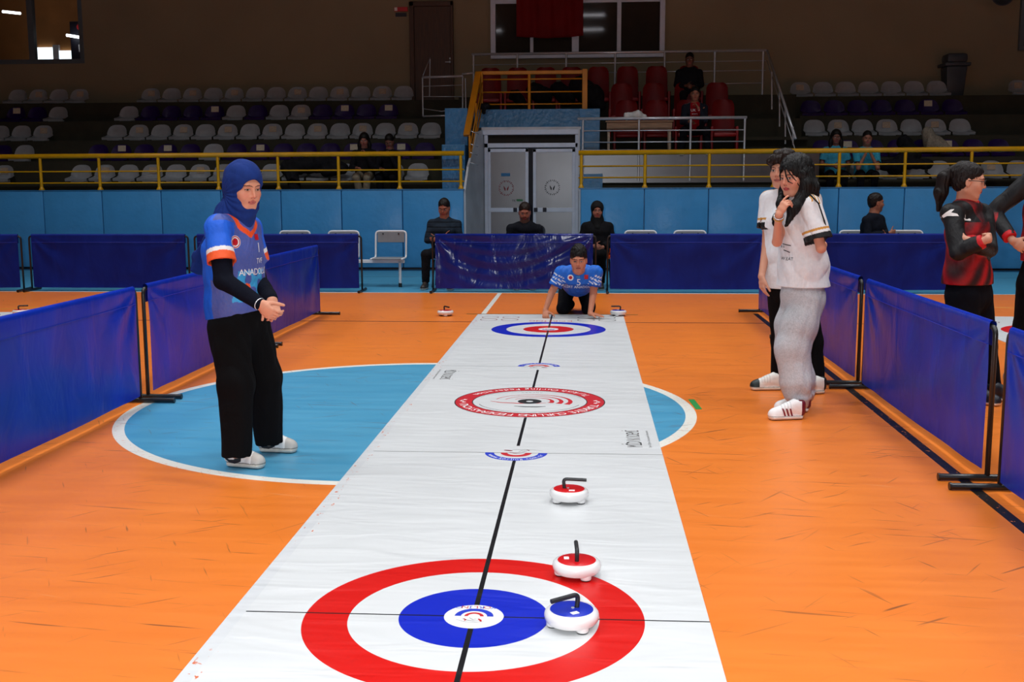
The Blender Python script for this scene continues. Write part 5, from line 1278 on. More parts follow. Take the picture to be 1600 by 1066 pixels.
    v.chain([W(.075, -.0, .02), W(.086, .02, -.08), Q(1219, 318, 7.42), Q(1218, 350, 7.36)], [.02, .022, .026, .012], .02)      # far side, down over the chest
    v.chain([W(-.07, -.02, .05), W(-.09, -.0, -.05), W(-.075, .02, -.13), Q(1240, 325, 7.30), Q(1229, 352, 7.28)], [.025, .036, .04, .038, .012], .025)  # near side
    v.chain([W(-.06, -.06, .03), W(-.085, -.06, -.08), Q(1268, 306, 7.42), Q(1271, 322, 7.5)], [.04, .045, .04, .02], .03)
    v.chain([W(.0, -.1, .02), W(0, -.11, -.1), W(0, -.12, -.25)], [.05, .06, .03], .03)
    rs = np.random.RandomState(4)
    def dd(P): 
        a = P[:, 0]*150+P[:, 1]*120+5*np.sin(P[:, 2]*9+4*np.sin(P[:, 0]*14)); return (.0022*np.sin(a)+.002*np.sin(a*2.37+6*np.sin(P[:, 2]*13))+.001*np.sin(a*5.1)).astype(np.float32)
    v.disp = dd; skin_obj('hair_lengths', v, .0038, 'hair', f.root, (11, 10, 11), 1)
    v = Vol()
    for x0, pts in ((0, [W(.005, .07, .1), W(-.012, .098, .06), W(-.02, .1, .015), W(-.03, .093, -.02), W(-.052, .08, -.035)]), (1, [W(.02, .06, .1), W(.03, .09, .06), W(.045, .085, .02), W(.06, .06, -.03), W(.066, .05, -.08)]), (2, [W(-.0, .07, .1), W(-.02, .093, .07), W(-.04, .085, .03), W(-.062, .06, -.02), W(-.072, .04, -.06)])):
        v.chain(pts, [.008, .0055, .0045, .0038, .003], .006)
    v.chain([Q(1262, 300, 7.34), Q(1279, 318, 7.27), Q(1288, 345, 7.26), Q(1293, 362, 7.27)], [.006, .005, .005, .004], .004)
    skin_obj('loose_strands', v, .0032, 'hair', f.root, (9, 8, 9), 0)
    # bracelets
    ax = nrm(J['wrR']-J['elR']); s1 = nrm(np.cross(ax, (0, 1, 0))); s2 = np.cross(ax, s1)
    for o_, mm in ((-.012, 'steel'), (-.03, 'ink_gold')):
        bm = B(); tube(bm, [tuple(J['wrR']+ax*o_+(s1*math.cos(a)+s2*math.sin(a))*.0305) for a in np.linspace(0, 2*PI, 25)], .004, 6); obj('bracelet', bm, mm, f.root, True, True)
    # print on the front of the jersey
    t = bvh(f.sm); rt = -f.S
    decal('lettering', text_mesh('W.EAT', .03), Q(1221, 408, 7.2), nrm((1, -.35, 0)), U, t, 'ink_black', f.root, reach=.5)
    decal('lettering', text_mesh('8 E', .022), Q(1212, 389, 7.2), nrm((1, -.35, 0)), U, t, 'ink_black', f.root, reach=.5)
    for a_, b_ in (((-.03, .028), (.035, .02)), ((-.02, -.012), (.03, -.026))):
        decal('print_line', poly([(a_[0], a_[1]), (b_[0], b_[1]), (b_[0], b_[1]+.006), (a_[0], a_[1]+.006)]), Q(1219, 392, 7.2), nrm((1, -.35, 0)), U, t, 'ink_black', f.root, reach=.5)
    return f
# ------------------------------------------------ 3: boy behind her
def boy_white():
    f = Fig('boy with curly brown hair and white jersey standing behind the long-haired girl', (*QG(1240, 610)[:2], 0), (-.5, -.87), (204, 146, 120))
    J = f.J; J['neck'] = Q(1232, 296, 8.4); J['shR'] = Q(1203, 312, 8.46); J['shL'] = Q(1268, 312, 8.24); J['chest'] = Q(1234, 345, 8.38); J['waist'] = Q(1232, 395, 8.38); J['pelvis'] = Q(1236, 450, 8.38)
    J['elR'] = Q(1198, 385, 8.42); J['wrR'] = Q(1190, 432, 8.32); J['elL'] = Q(1280, 385, 8.2); J['wrL'] = Q(1272, 425, 8.1)
    J['hipR'] = J['pelvis']+f.S*.085; J['hipL'] = J['pelvis']-f.S*.085
    J['knR'] = Q(1222, 530, 8.5); J['anR'] = Q(1217, 596, 8.55); J['knL'] = Q(1268, 535, 8.32); J['anL'] = Q(1276, 603, 8.3)
    hR = dict(d=(.05, -.15, -1), side=(.3, -.9, 0), curl=(.25, .35, .4, .5), thumb=(.85, .4, .2), s=1.02); hL = dict(d=(-.1, -.3, -.9), side=(-.9, -.3, 0), s=1.)
    f.body(.0042, Q(1223, 266, 8.36), (-.6, -.8, -.05), hands={'R': hR, 'L': hL}, fem=False, hs=1.05, face=dict(lip=(176, 96, 86), brow=(56, 38, 30), blush=.5))
    f.shirt(.005, [(J['chest'], .205, .125), (Q(1233, 395, 8.38), .2, .125), (Q(1232, 450, 8.38), .205, .13)], 'jersey', white_jersey_col(f, J), {'R': (.60, .068, .082), 'L': (.62, .068, .082)}, seed=15, fold=.006)
    f.legs(.006, [.1, .078, .062], 'knit', (14, 14, 16), flare=.01)
    for hp, tp in ((QG(1225, 609), (-.97, -.1)), (QG(1291, 614), (-.93, -.36))):
        hp = np.array(hp); tp = hp+np.array([tp[0], tp[1], 0])*.28; f.shoe(.0045, hp, tp, upper=(226, 224, 216), sole=(214, 206, 190), toec=(24, 36, 36), heelc=(24, 30, 32), tz=.028)
    def extra(v, W):
        rs = np.random.RandomState(3)
        for i in range(46):
            a = rs.rand()*2*PI; e = rs.rand()*1.15; p = W(.088*math.cos(a)*math.cos(e), -.012+.105*math.sin(a)*math.cos(e), .05+.085*math.sin(e)); v.rc(p, p, .02+.008*rs.rand(), k=.012)
    cap_hair(f, .0042, (30, 18, 13), grow=.014, back=.02, top=.02, fringe=.064, side=-.03, extra=extra, streak=.0025)
# ------------------------------------------------ 4: girl in red and black with glasses
def red_col(f, J, low=True):
    c0 = J['chest']
    def col(P):
        L = P-c0; a = L@f.F; b = L@f.S; z = L[:, 2]; n = rnd(P, 90, 2)
        streak = .5+.5*np.sin((b*1.3+z*1.0)*46+2*np.sin(z*9)); k = np.clip(.42+.4*streak, 0, 1)
        dk = np.array((30, 12, 18.)); rd = np.array((202, 22, 30.)); hi = np.clip((z+.02)/.12, 0, 1)*np.clip(1-(np.abs(b)-.03)/.07, .0, 1)*.85   # dark towards the collar
        g = np.clip(k*(1-hi)+.15*(1-k)*(z < -.02)-np.clip((-z-.17)/.1, 0, 1)*.45*(1-streak), 0, 1)[:, None]
        o = dk*(1-g)+rd*g
        arm = np.zeros(len(P), bool)
        for s_ in 'RL':
            sh, el, wr = J['sh'+s_], J['el'+s_], J['wr'+s_]
            for p0, p1 in ((sh, el), (el, wr)):
                ab = p1-p0; t = np.clip(((P-p0)@ab)/(ab@ab), 0, 1); arm |= np.linalg.norm(P-p0-t[:, None]*ab, axis=1) < (.083 if p0 is sh else .062)
            ax = nrm(sh-J['neck']); arm |= (((P-J['neck'])@ax) > .09) & (z > .07)
        o[arm] = (16, 16, 20)
        for s_ in f.cuffs: o[f.cuff(P, s_) < .035] = (206, 24, 34)
        nk = np.linalg.norm((P-J['neck'])[:, :2], axis=1); o[(nk < .083) & (P[:, 2] > J['neck'][2]-.06)] = (200, 26, 32)
        return o
    return col
def girl_red():
    f = Fig('girl in glasses and red and black jersey with folded arms behind the right barrier', (*QG(1530, 624)[:2], 0), (.72, -.69), (208, 150, 124))
    J = f.J; J['neck'] = Q(1510, 313, 7.84); J['shR'] = Q(1488, 334, 7.7); J['shL'] = Q(1534, 334, 7.96); J['chest'] = Q(1512, 362, 7.84); J['waist'] = Q(1512, 405, 7.84); J['pelvis'] = Q(1514, 462, 7.84)
    J['elR'] = Q(1497, 394, 7.56); J['wrR'] = Q(1543, 374, 7.46); J['elL'] = Q(1546, 390, 7.78); J['wrL'] = Q(1513, 376, 7.53)
    J['hipR'] = J['pelvis']+f.S*.09; J['hipL'] = J['pelvis']-f.S*.09
    J['knR'] = Q(1505, 545, 7.75); J['anR'] = Q(1520, 612, 7.75); J['knL'] = Q(1535, 540, 7.95); J['anL'] = Q(1546, 606, 7.95)
    hR = dict(d=(.55, .82, .1), side=(-.2, -.1, .95), curl=(.7, .8, .8, .8), thumb=(.95, .05, .5), s=.88); hL = dict(d=(-.75, .6, -.1), side=(0, 0, 1), curl=(.3, .3, .3, .3), s=.88)
    f.body(.004, Q(1515, 283, 7.8), (.95, -.3, -.12), hands={'R': hR, 'L': hL}, hs=1.0, face=dict(lip=(178, 44, 52), open_=.8, brow=(54, 36, 30), blush=.5))
    f.shirt(.0046, [(J['chest'], .175, .125), (Q(1512, 400, 7.84), .172, .125), (Q(1512, 430, 7.84), .2, .15), (Q(1512, 443, 7.84), .206, .155)], 'jersey', red_col(f, J), {'R': (1.86, .068, .044), 'L': (1.86, .068, .044)}, seed=19, fold=.005)
    f.legs(.006, [.118, .095, .08], 'knit', (12, 13, 20), pel=(.18, .14), flare=.02)
    hp = np.array(QG(1538, 626)); f.shoe(.0045, hp, hp+np.array([.26, -.02, 0]), upper=(26, 30, 44), sole=(228, 226, 220), tz=.024)
    hp = np.array(QG(1508, 628)); f.shoe(.006, hp, hp+np.array([.2, -.16, 0]), upper=(26, 30, 44), sole=(228, 226, 220), tz=.024)
    def extra(v, W): v.rc(W(0, -.09, .06), W(0, -.125, .05), .03, .034, .03)
    cap_hair(f, .004, (22, 14, 13), grow=.006, back=.02, top=.004, fringe=.082, side=-.02, extra=extra)
    v = Vol(); W = f.W; v.chain([W(0, -.12, .055), W(.0, -.165, .0), W(0, -.17, -.1), W(0, -.165, -.22)], [.034, .043, .042, .015], .03)
    v.disp = lambda P: (.003*np.sin(P[:, 0]*190+P[:, 1]*150+6*np.sin(P[:, 2]*9))).astype(np.float32); skin_obj('ponytail', v, .0045, 'hair', f.root, (20, 13, 12), 1)
    # glasses
    bm = B(); W = f.W
    for sx in (-1, 1):
        tube(bm, [tuple(W(sx*(.033+.024*math.cos(a)), .102-.006*abs(math.cos(a)), -.001+.019*math.sin(a))) for a in np.linspace(0, 2*PI, 21)], .0026, 6)
        tube(bm, [tuple(W(sx*.057, .096, .006)), tuple(W(sx*.078, .06, .006)), tuple(W(sx*.084, -.01, .002))], .0026, 6)
    tube(bm, [tuple(W(-.01, .103, .003)), tuple(W(.01, .103, .003))], .0018, 6); obj('glasses', bm, 'ink_black', f.root, True, True)
    t = bvh(f.sm); nS = nrm(f.S*.8+f.F*.2+U*.35); r = nrm(np.cross(U, nS))
    ch = [(-.06, -.02), (-.02, .012), (.01, .03), (.032, .03), (.012, .008), (.05, -.004), (.06, -.02), (.02, -.018), (-.01, -.012), (-.035, -.02)]
    decal('sleeve_mark', poly(ch), Q(1485, 332, 7.6), (1, -.1, 0), nrm((0, .3, 1)), t, 'ink_white', f.root, reach=.4)
    decal('chest_mark', poly([(-.028, .006), (-.022, .01), (.0, -.002), (.018, .004), (.028, -.002), (.026, -.012), (-.018, -.008)]), Q(1517, 344, 7.5), (1, -.2, 0), U, t, 'ink_white', f.root, reach=.5)
    decal('chest_crest', ringmesh(0, .02, 16, .6), Q(1547, 341, 7.5), (1, .6, 0), U, t, 'ink_white', f.root, reach=.5)
    return f
# ------------------------------------------------ 5: person half out of the picture, right
def person_edge():
    f = Fig('person in red and black jersey cut off by the right edge, hand on hip', (*QG(1600, 592)[:2], 0), (-.25, -.97), (206, 150, 124))
    J = f.J; Y = 8.45; J['neck'] = Q(1642, 258, Y); J['shR'] = Q(1611, 282, Y); J['shL'] = Q(1682, 282, Y-.05); J['chest'] = Q(1645, 330, Y); J['waist'] = Q(1640, 390, Y); J['pelvis'] = Q(1628, 440, Y)
    J['elR'] = Q(1551, 332, Y+.1); J['wrR'] = Q(1582, 376, Y-.12); J['elL'] = Q(1705, 350, Y); J['wrL'] = Q(1712, 405, Y-.1)
    J['hipR'] = Q(1612, 450, Y); J['hipL'] = Q(1655, 450, Y); J['knR'] = Q(1603, 510, Y+.05); J['anR'] = Q(1588, 562, Y+.3); J['knL'] = Q(1650, 520, Y); J['anL'] = Q(1650, 592, Y)
    hR = dict(d=(.75, -.2, -.55), side=(.5, -.2, .8), curl=(.25, .3, .4, .5), s=1.05); hL = dict(d=(0, -.2, -1), side=(-1, 0, 0))
    f.body(.005, Q(1645, 228, Y-.03), (-.3, -.95, 0), hands={'R': hR, 'L': hL}, fem=False, hs=1.05, smooth=1)
    f.shirt(.005, [(J['chest'], .2, .13), (Q(1640, 380, Y), .19, .13), (Q(1637, 408, Y), .19, .14)], 'jersey', red_col(f, J), {'R': (1.9, .075, .046), 'L': (1.9, .075, .046)}, seed=25)
    f.legs(.006, [.105, .085, .07], 'knit', (12, 12, 16), flare=.01)
    v = Vol(); toe = QG(1574, 596); a, b = Q(1586, 562, Y+.28), Q(1579, 588, Y+.1); toe = np.array([b[0]-.01, b[1]-.02, .045])
    v.rc(J['anR'], a-U*.02, .045, .042, .03); v.rc(a, toe+U*.02, .042, .046, .03); v.rc(toe, toe+np.array([-.02, -.1, -.01]), .045, .032, .03); v.cut((0, 0, .002), (0, 0, -1))
    skin_obj('shoe', v, .005, 'shoe', f.root, lambda P: np.where((P[:, 2] < .03)[:, None], np.array([[226., 226, 224]]), np.array([[120., 124, 132]])), 1)
    hp = np.array([J['anL'][0], J['anL'][1]+.08, 0]); f.shoe(.006, hp, hp+np.array([.02, -.27, 0]), upper=(120, 124, 132))
    cap_hair(f, .006, (40, 28, 22))
    t = bvh(f.sm); decal('sleeve_mark', poly([(-.05, -.03), (-.02, .02), (.04, .03), (.045, .0), (.0, .0), (-.02, -.04)]), Q(1590, 274, Y-.3), (1, 0, .25), nrm((-.25, 0, 1)), t, 'ink_white', f.root, reach=.5)
# ------------------------------------------------ 6: kneeling player
def boy_kneel():
    f = Fig('dark-haired boy in blue number five jersey kneeling on all fours at the mat end', (*QG(900, 493)[:2], .0), (0, -1), (196, 128, 98))
    J = f.J; J['neck'] = Q(904, 423, 12.62); J['shR'] = Q(878, 427, 12.66); J['shL'] = Q(930, 426, 12.66); J['chest'] = Q(903, 438, 12.82); J['waist'] = Q(901, 446, 13.1); J['pelvis'] = Q(900, 444, 13.3)
    J['elR'] = Q(862, 457, 12.66); J['wrR'] = Q(852, 485, 12.56); J['elL'] = Q(927, 459, 12.64); J['wrL'] = Q(922, 489, 12.52)
    J['hipR'] = J['pelvis']+np.array([-.1, -.02, -.05]); J['hipL'] = J['pelvis']+np.array([.1, -.02, -.05])
    kR = QG(880, 494); kL = QG(920, 493); J['knR'] = np.array([kR[0], 12.96, .075]); J['knL'] = np.array([kL[0], 12.96, .075]); J['anR'] = np.array([kR[0]+.07, 13.38, .07]); J['anL'] = np.array([kL[0]-.02, 13.4, .07])
    J['wrR'][2] = max(J['wrR'][2], .075); J['wrL'][2] = .06
    hR = dict(d=(.05, -.65, -.65), side=(.9, -.3, .1), curl=(.5, .6, .6, .6), thumb=(.6, .8, .1), s=1.08, spread=.12); hL = dict(d=(.92, -.38, -.12), side=(-.35, -.9, 0), curl=(.06, .06, .06, .06), thumb=(.7, .7, 0), s=1.08, spread=.1)
    f.S = np.array([-1., 0, 0])
    f.body(.0052, Q(904, 406, 12.44), (-.04, -.99, -.16), fem=False, hands={'R': hR, 'L': hL}, hs=1.14, legs=True, arm=1.12, face=dict(lip=(168, 92, 76), brow=(24, 16, 14), open_=.9, blush=.6))
    c0 = Q(903, 440, 12.7)
    def col(P):
        o = np.broadcast_to(np.array((26, 108, 214.)), P.shape).copy(); n = rnd(P, 55, 7)
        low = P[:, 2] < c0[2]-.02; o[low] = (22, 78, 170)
        for s_, sg in (('R', -1), ('L', 1)):
            m = (f.cuff(P, s_) < .14) & (f.cuff(P, s_) > .02) & (np.sin(P[:, 0]*150+4*np.sin(P[:, 2]*60))+np.sin(P[:, 2]*130+P[:, 0]*60) > .35); o[m] = (222, 230, 238)
        m = (P[:, 2] > J['neck'][2]-.03) & (P[:, 1] > 12.66) & (n > .72); o[m] = (210, 225, 240)
        return o
    v = Vol(); 
    for a in 'RL': v.rc(J['neck']+np.array([0, .07, -.02]), J['sh'+a], .075, .082, .05)
    v.ec(Q(904, 433, 12.68), Q(903, 441, 12.9), (1, 0, 0), (.185, .135), (.185, .145), .05); v.ec(Q(903, 441, 12.9), J['pelvis']+U*.0, (1, 0, 0), (.18, .145), (.16, .13), .05)
    v.ec(Q(902, 446, 12.78), Q(901, 452, 12.9), (1, 0, 0), (.13, .09), (.11, .07), .05)
    f.cuffs = {}
    for a in 'RL':
        sh, el = J['sh'+a], J['el'+a]; e = sh+(el-sh)*.66; ax = nrm(el-sh); sv = Vol(); sv.rc(sh, e+ax*.03, .078, .084); sv.cut(e, ax); v.sub(sv, .03); f.cuffs[a] = (e, ax, sh, .086)
    v.disp = folds(1., .006, 30); o, sm = skin_obj('shirt', v, .0058, 'jersey', f.root, col, 1)
    v = Vol(); v.ec(J['pelvis']+np.array([0, -.1, 0]), J['pelvis'], (1, 0, 0), (.15, .12), (.165, .13), .04)
    for a in 'RL': v.chain([J['hip'+a], J['kn'+a]], [.1, .08], .04); v.rc(J['kn'+a]+U*.005, J['an'+a], .074, .06, .03)
    v.cut((0, 0, .0065), (0, 0, -1)); v.disp = folds(1.2, .005, 31); skin_obj('trousers', v, .006, 'knit', f.root, (14, 15, 20), 1)
    for a in 'RL':
        p = J['an'+a]; v = Vol(); v.rc(p+np.array([0, .02, 0]), p+np.array([.0, .16, -.02]), .045, .04, .03); v.rc(p+np.array([0, .03, .05]), p+np.array([0, .14, .03]), .035, .03, .03); v.cut((0, 0, .003), (0, 0, -1))
        skin_obj('shoe', v, .006, 'shoe', f.root, (60, 90, 130), 1)
    cap_hair(f, .005, (18, 15, 15), grow=.006, back=.01, top=.024, fringe=.066, side=.0, streak=.0035)
    t = bvh(sm); rt = (1, 0, 0); up = U
    e = decal('club_badge', ringmesh(0, .035, 24), Q(891, 437, 12.3), rt, up, t, 'ink_white', f.root, reach=.7, step=.02); decal('badge_core', ringmesh(0, .02, 16), Q(891, 437, 12.3), rt, up, t, 'ink_red', e, off=.003, reach=.7, step=.02)
    decal('flag_badge', poly([(-.022, -.025), (.022, -.025), (.022, .025), (-.022, .025)]), Q(916, 436, 12.3), rt, up, t, 'ink_red', f.root, reach=.7, step=.02)
    decal('chest_mark', poly([(-.02, -.006), (.02, -.01), (.02, .012), (-.02, .008)]), Q(903, 436, 12.3), rt, up, t, 'ink_cyan', f.root, reach=.7, step=.02)
    decal('number', text_mesh('5', .11), Q(904, 445, 12.3), rt, up, t, 'ink_white', f.root, reach=.7, step=.02)
    decal('lettering', text_mesh('SİİRT ANADOLU', .045), Q(903, 453, 12.3), rt, up, t, 'ink_white', f.root, reach=.7, step=.02)
    return f
# ------------------------------------------------ seated people, one builder
def seated(label, loc, F, h, shirt, trousers, hairc=(16, 11, 10), arms='lap', seat=.45, floor_=0., lean=.0, fem=False, skin=(190, 132, 104), hF=None, hood=None, shoes=(40, 38, 40), shirtcol=None, jacket=False, hp=-.1, group=None, knee=(.12, .12), hs=1.03, face=None, bulk=1., longhair=False, footy=.38, sleeves=1.85, solesc=None, tall=1.):
    f = Fig(label, (loc[0], loc[1], floor_), F, skin, group); Z = floor_
    def T(x, y, z): return np.array([loc[0], loc[1], Z])+f.S*x+f.F*y+U*z
    sz = seat+.1; J = f.J; l = lean
    J['pelvis'] = T(0, 0, sz); J['waist'] = T(0, .02+l*.3, sz+.17*tall); J['chest'] = T(0, .02+l*.7, sz+.36*tall-l*.12); J['neck'] = T(0, .02+l, sz+.55*tall-l*.25)
    J['shR'] = J['neck']+f.S*.175*bulk-U*.085; J['shL'] = J['neck']-f.S*.175*bulk-U*.085
    for a, s_ in (('R', 1), ('L', -1)):
        J['hip'+a] = T(s_*.09, .04, sz-.02); kz = seat+.06 if seat < .5 else seat+.04
        J['kn'+a] = T(s_*knee[0], .44, kz); J['an'+a] = T(s_*knee[1], footy, .1)
    b = J['neck']
    if arms == 'fold': P_ = dict(elR=b+f.S*.25+f.F*.06-U*.33, elL=b-f.S*.25+f.F*.06-U*.33, wrR=b-f.S*.05+f.F*.24-U*.27, wrL=b+f.S*.06+f.F*.23-U*.31)
    elif arms == 'face': P_ = dict(elR=b+f.S*.17+f.F*.26-U*.38, elL=b-f.S*.17+f.F*.26-U*.38, wrR=b+f.S*.045+f.F*.22-U*.12, wrL=b-f.S*.045+f.F*.22-U*.12)
    elif arms == 'chin': P_ = dict(elR=b+f.S*.22+f.F*.2-U*.36, elL=b-f.S*.19+f.F*.25-U*.33, wrR=b+f.S*.1+f.F*.33-U*.36, wrL=b-f.S*.05+f.F*.2-U*.1)
    else: P_ = dict(elR=b+f.S*.24+f.F*.03-U*.33, elL=b-f.S*.24+f.F*.03-U*.33, wrR=b+f.S*.06+f.F*.26-U*.36, wrL=b-f.S*.06+f.F*.26-U*.38)
    for k, v_ in P_.items(): J[k] = v_
    hd = lambda a, s_: dict(d=nrm(J['wr'+a]-J['el'+a]), side=U if arms in ('lap', 'fold') else f.F*-1, curl=(.7, .8, .8, .9), s=.95)
    hF = f.F+U*hp if hF is None else np.array(hF, float); hc = b+U*.165+nrm(hF)*.03
    f.body(h, hc, hF, fem=fem, hands={'R': hd('R', 1), 'L': hd('L', -1)}, hs=hs, face=face or dict(brow=(30, 22, 18), blush=.3), smooth=1)
    w = .185*bulk
    sl = {'R': (sleeves, .058, .05 if sleeves > 1 else .07), 'L': (sleeves, .058, .05 if sleeves > 1 else .07)}
    f.shirt(h, [(J['chest'], w, .125*bulk), (J['waist'], w*.98, .13*bulk), (J['pelvis'], w, .14*bulk)], 'knit' if jacket else 'cotton', shirtcol(f) if shirtcol else noisec(shirt, .08, 90), sl, hemcut=(J['pelvis']-U*.03, -U), seed=int(abs(loc[0]*10)) % 50, fold=.007)
    f.legs(h, [.088, .07, .056], 'knit', noisec(trousers, .08, 90), pel=(.16, .12), seed=2)
    for a in 'RL':
        p = J['an'+a]; hp_ = np.array([p[0], p[1], Z])-f.F*.07; f.shoe(max(h, .005), hp_+U*.0, hp_+f.F*.27, upper=shoes, sole=solesc or (190, 186, 178))
    if hood is not None:
        v = Vol(); W = f.W; v.el(W(0, -.02, .03), f.R, (.096, .116, .108), .02); v.rc(W(0, -.01, -.08), J['neck'], .08, .09, .04); v.rc(J['neck'], J['neck']+f.F*.06-U*.1, .09, .07, .04); v.el(W(0, .095, -.022), f.R, (.058, .06, .078), .012, -1); v.disp = folds(1.2, .003, 3); skin_obj('headscarf', v, h, 'scarf', f.root, hood, 1)
    elif longhair:
        def extra(v, W):
            for s_ in (-1, 1): v.chain([W(s_*.07, -.02, .03), W(s_*.088, -.0, -.09), W(s_*.09, .02, -.2), W(s_*.08, .05, -.3)], [.03, .038, .036, .014], .03)
            v.chain([W(0, -.1, 0), W(0, -.12, -.2)], [.06, .04], .03)
        cap_hair(f, h, hairc, grow=.012, back=.02, top=.012, fringe=.072, side=-.3, extra=extra, streak=.001)
    else: cap_hair(f, h, hairc, grow=.004, back=.005, top=.008, fringe=.078, side=-.03, streak=.0025)
    return f
def heap(name, label, cat, pts, m, col, h=.012, fold=.012, seed=1, floor_z=None):
    v = Vol()
    for a, b, r1, r2 in pts: v.rc(a, b, r1, r2, .05)
    if floor_z is not None: v.cut((0, 0, floor_z), (0, 0, -1))
    v.disp = folds(1.6, fold, seed); c = np.mean([p[0] for p in pts], axis=0); 
    if floor_z is not None: c[2] = floor_z
    root = thing(name, c, label, cat); skin_obj({'jacket': 'cloth', 'bag': 'fabric'}.get(cat, 'cloth'), v, h, m, root, col, 1); return root
def all_people():
    girl_scarf(); girl_white(); boy_white(); girl_red(); person_edge(); boy_kneel()
    # officials on the wall side
    x = Q(690, 340, 16.4)[0]
    def puffer(c1):
        def mk(f):
            def fn(P):
                o = np.array(c1, float)*(1-.5*(np.sin(P[:, 2]*85)[:, None] > .82)); return o
            return fn
        return mk
    seated('man with short hair and dark quilted jacket, arms folded, on an orange chair', (x+.05, 16.4), (-.12, -1), .0075, (34, 42, 54), (22, 22, 26), arms='fold', hp=-.35, jacket=True, shirtcol=puffer((36, 46, 58)), skin=(150, 92, 74), knee=(.18, .2), footy=.42, bulk=1.12, hs=1.06, shoes=(46, 38, 34), hairc=(18, 12, 10), tall=.88)
    seated('bearded man in black pullover sitting behind the shiny barrier', (Q(820, 340, 16.4)[0], 16.4), (.05, -1), .0075, (16, 18, 26), (24, 24, 28), arms='lap', hp=-.3, skin=(150, 92, 74), bulk=1.18, hs=1.08, hairc=(30, 18, 13), face=dict(stubble=.7, brow=(40, 26, 20), blush=.3), lean=.16, tall=.84)
    seated('woman in black headscarf and glasses sitting by the gap of the barriers', (Q(933, 340, 16.4)[0], 16.4), (.03, -1), .0075, (14, 14, 18), (12, 12, 14), hood=(12, 12, 14), fem=True, hp=-.12, skin=(150, 98, 80), bulk=1.02, hs=1.0, knee=(.05, .05), footy=.36, tall=.8)
    f = seated('man in dark jacket seated sideways with folded arms behind the right barrier', (Q(1357, 340, 16.5)[0], 16.45), (.72, -.68), .0075, (20, 24, 34), (24, 24, 28), arms='fold', hF=(.97, .1, -.05), skin=(150, 96, 74), bulk=1.12, hs=1.08, hairc=(22, 15, 12), jacket=True, lean=.05, face=dict(stubble=.4, brow=(30, 20, 18), blush=.2))
    # spectators
    z1 = ST[0]
    seated('girl with long dark hair, dark top and pale trousers in the left stand', (Q(570, 250, 20.6)[0], 20.62), (.05, -1), .011, (22, 20, 26), (150, 140, 120), arms='chin', seat=z1+.02-1.22, tall=.88, floor_=1.22, fem=True, longhair=True, skin=(150, 96, 80), hp=-.25, footy=.34, knee=(.1, .06), solesc=(190, 190, 180))
    seated('boy in dark clothes bent over his phone beside the long-haired girl, left stand', (Q(611, 250, 20.6)[0], 20.62), (-.05, -1), .011, (18, 18, 24), (26, 26, 30), arms='chin', seat=z1+.02-1.22, tall=.88, floor_=1.22, skin=(120, 80, 66), hp=-.6, lean=.08, shoes=(210, 210, 205), footy=.36, knee=(.13, .13))
    seated('girl with long dark hair and turquoise shirt in the right stand', (Q(1305, 250, 20.6)[0], 20.62), (-.1, -1), .011, (60, 150, 180), (24, 24, 30), arms='lap', seat=z1+.02-1.22, tall=.88, floor_=1.22, fem=True, longhair=True, skin=(130, 84, 70), sleeves=.7, footy=.36)
    seated('boy in turquoise shirt with hands at his chin in the right stand', (Q(1352, 250, 20.6)[0], 20.62), (-.1, -1), .011, (60, 160, 190), (24, 24, 30), arms='face', seat=z1+.02-1.22, tall=.88, floor_=1.22, skin=(150, 100, 80), sleeves=.7, lean=.12, shoes=(230, 230, 230), footy=.36)
    seated('man in dark coat sitting in the back red row under the wall', (Q(1077, 110, 22.24)[0], 22.24), (-.05, -1), .011, (22, 24, 32), (22, 22, 26), arms='lap', seat=.4, tall=.9, floor_=2.79, skin=(110, 72, 58), bulk=1.15, hp=-.15)
    def redtop(f):
        def fn(P):
            L = P-f.J['chest']; b = np.abs(L@f.S); fr = (L@f.F) > .02; o = np.broadcast_to(np.array((28, 32, 44.)), P.shape).copy(); o[(b < .085) & fr] = (150, 16, 26)
            for s_ in 'RL':
                q = P-f.J['sh'+s_]; o[(np.abs(q@f.F) < .014) & (np.linalg.norm(q, axis=1) < .17) & (q[:, 2] > -.14)] = (150, 165, 180)
            return o
        return fn
    f = seated('man in red shirt and dark tracksuit top, hand at chin, behind steel railing', (Q(1085, 170, 21.04)[0], 21.04), (-.05, -1), .009, (30, 34, 46), (22, 22, 28), arms='chin', seat=.4, tall=.92, floor_=2.04, skin=(150, 98, 76), shirtcol=redtop, lean=.1, shoes=(190, 190, 190), knee=(.2, .24))
    t = bvh(f.sm); decal('lettering', text_mesh('UK S', .07), f.J['chest']+f.F*.2+U*.02, (1, 0, 0), U, t, 'ink_white', f.root, reach=.4, step=.03); decal('lettering', text_mesh('SPORTS', .03), f.J['chest']+f.F*.2-U*.05, (1, 0, 0), U, t, 'ink_white', f.root, reach=.4, step=.03)
    # clothes and bags left on the seats
    q = lambda x, y, Y: Q(x, y, Y)
    heap('jacket', 'heap of black jackets on lowest-row seats, left stand', 'jacket', [(q(450, 262, 20.6), q(500, 255, 20.6), .14, .17), (q(500, 255, 20.6), q(535, 262, 20.6), .17, .1), (q(455, 268, 20.5), q(462, 300, 20.25), .13, .1), (q(510, 268, 20.5), q(535, 264, 20.5), .1, .09)], 'black_cloth', (22, 22, 26), floor_z=1.25)
    heap('jacket', 'black jacket lying over the lowest-row seats, right stand', 'jacket', [(q(1398, 262, 20.6), q(1425, 240, 20.7), .14, .16), (q(1425, 240, 20.7), q(1412, 222, 20.9), .14, .13), (q(1380, 258, 20.5), q(1450, 256, 20.5), .09, .09)], 'black_cloth', (22, 22, 26), floor_z=1.68)
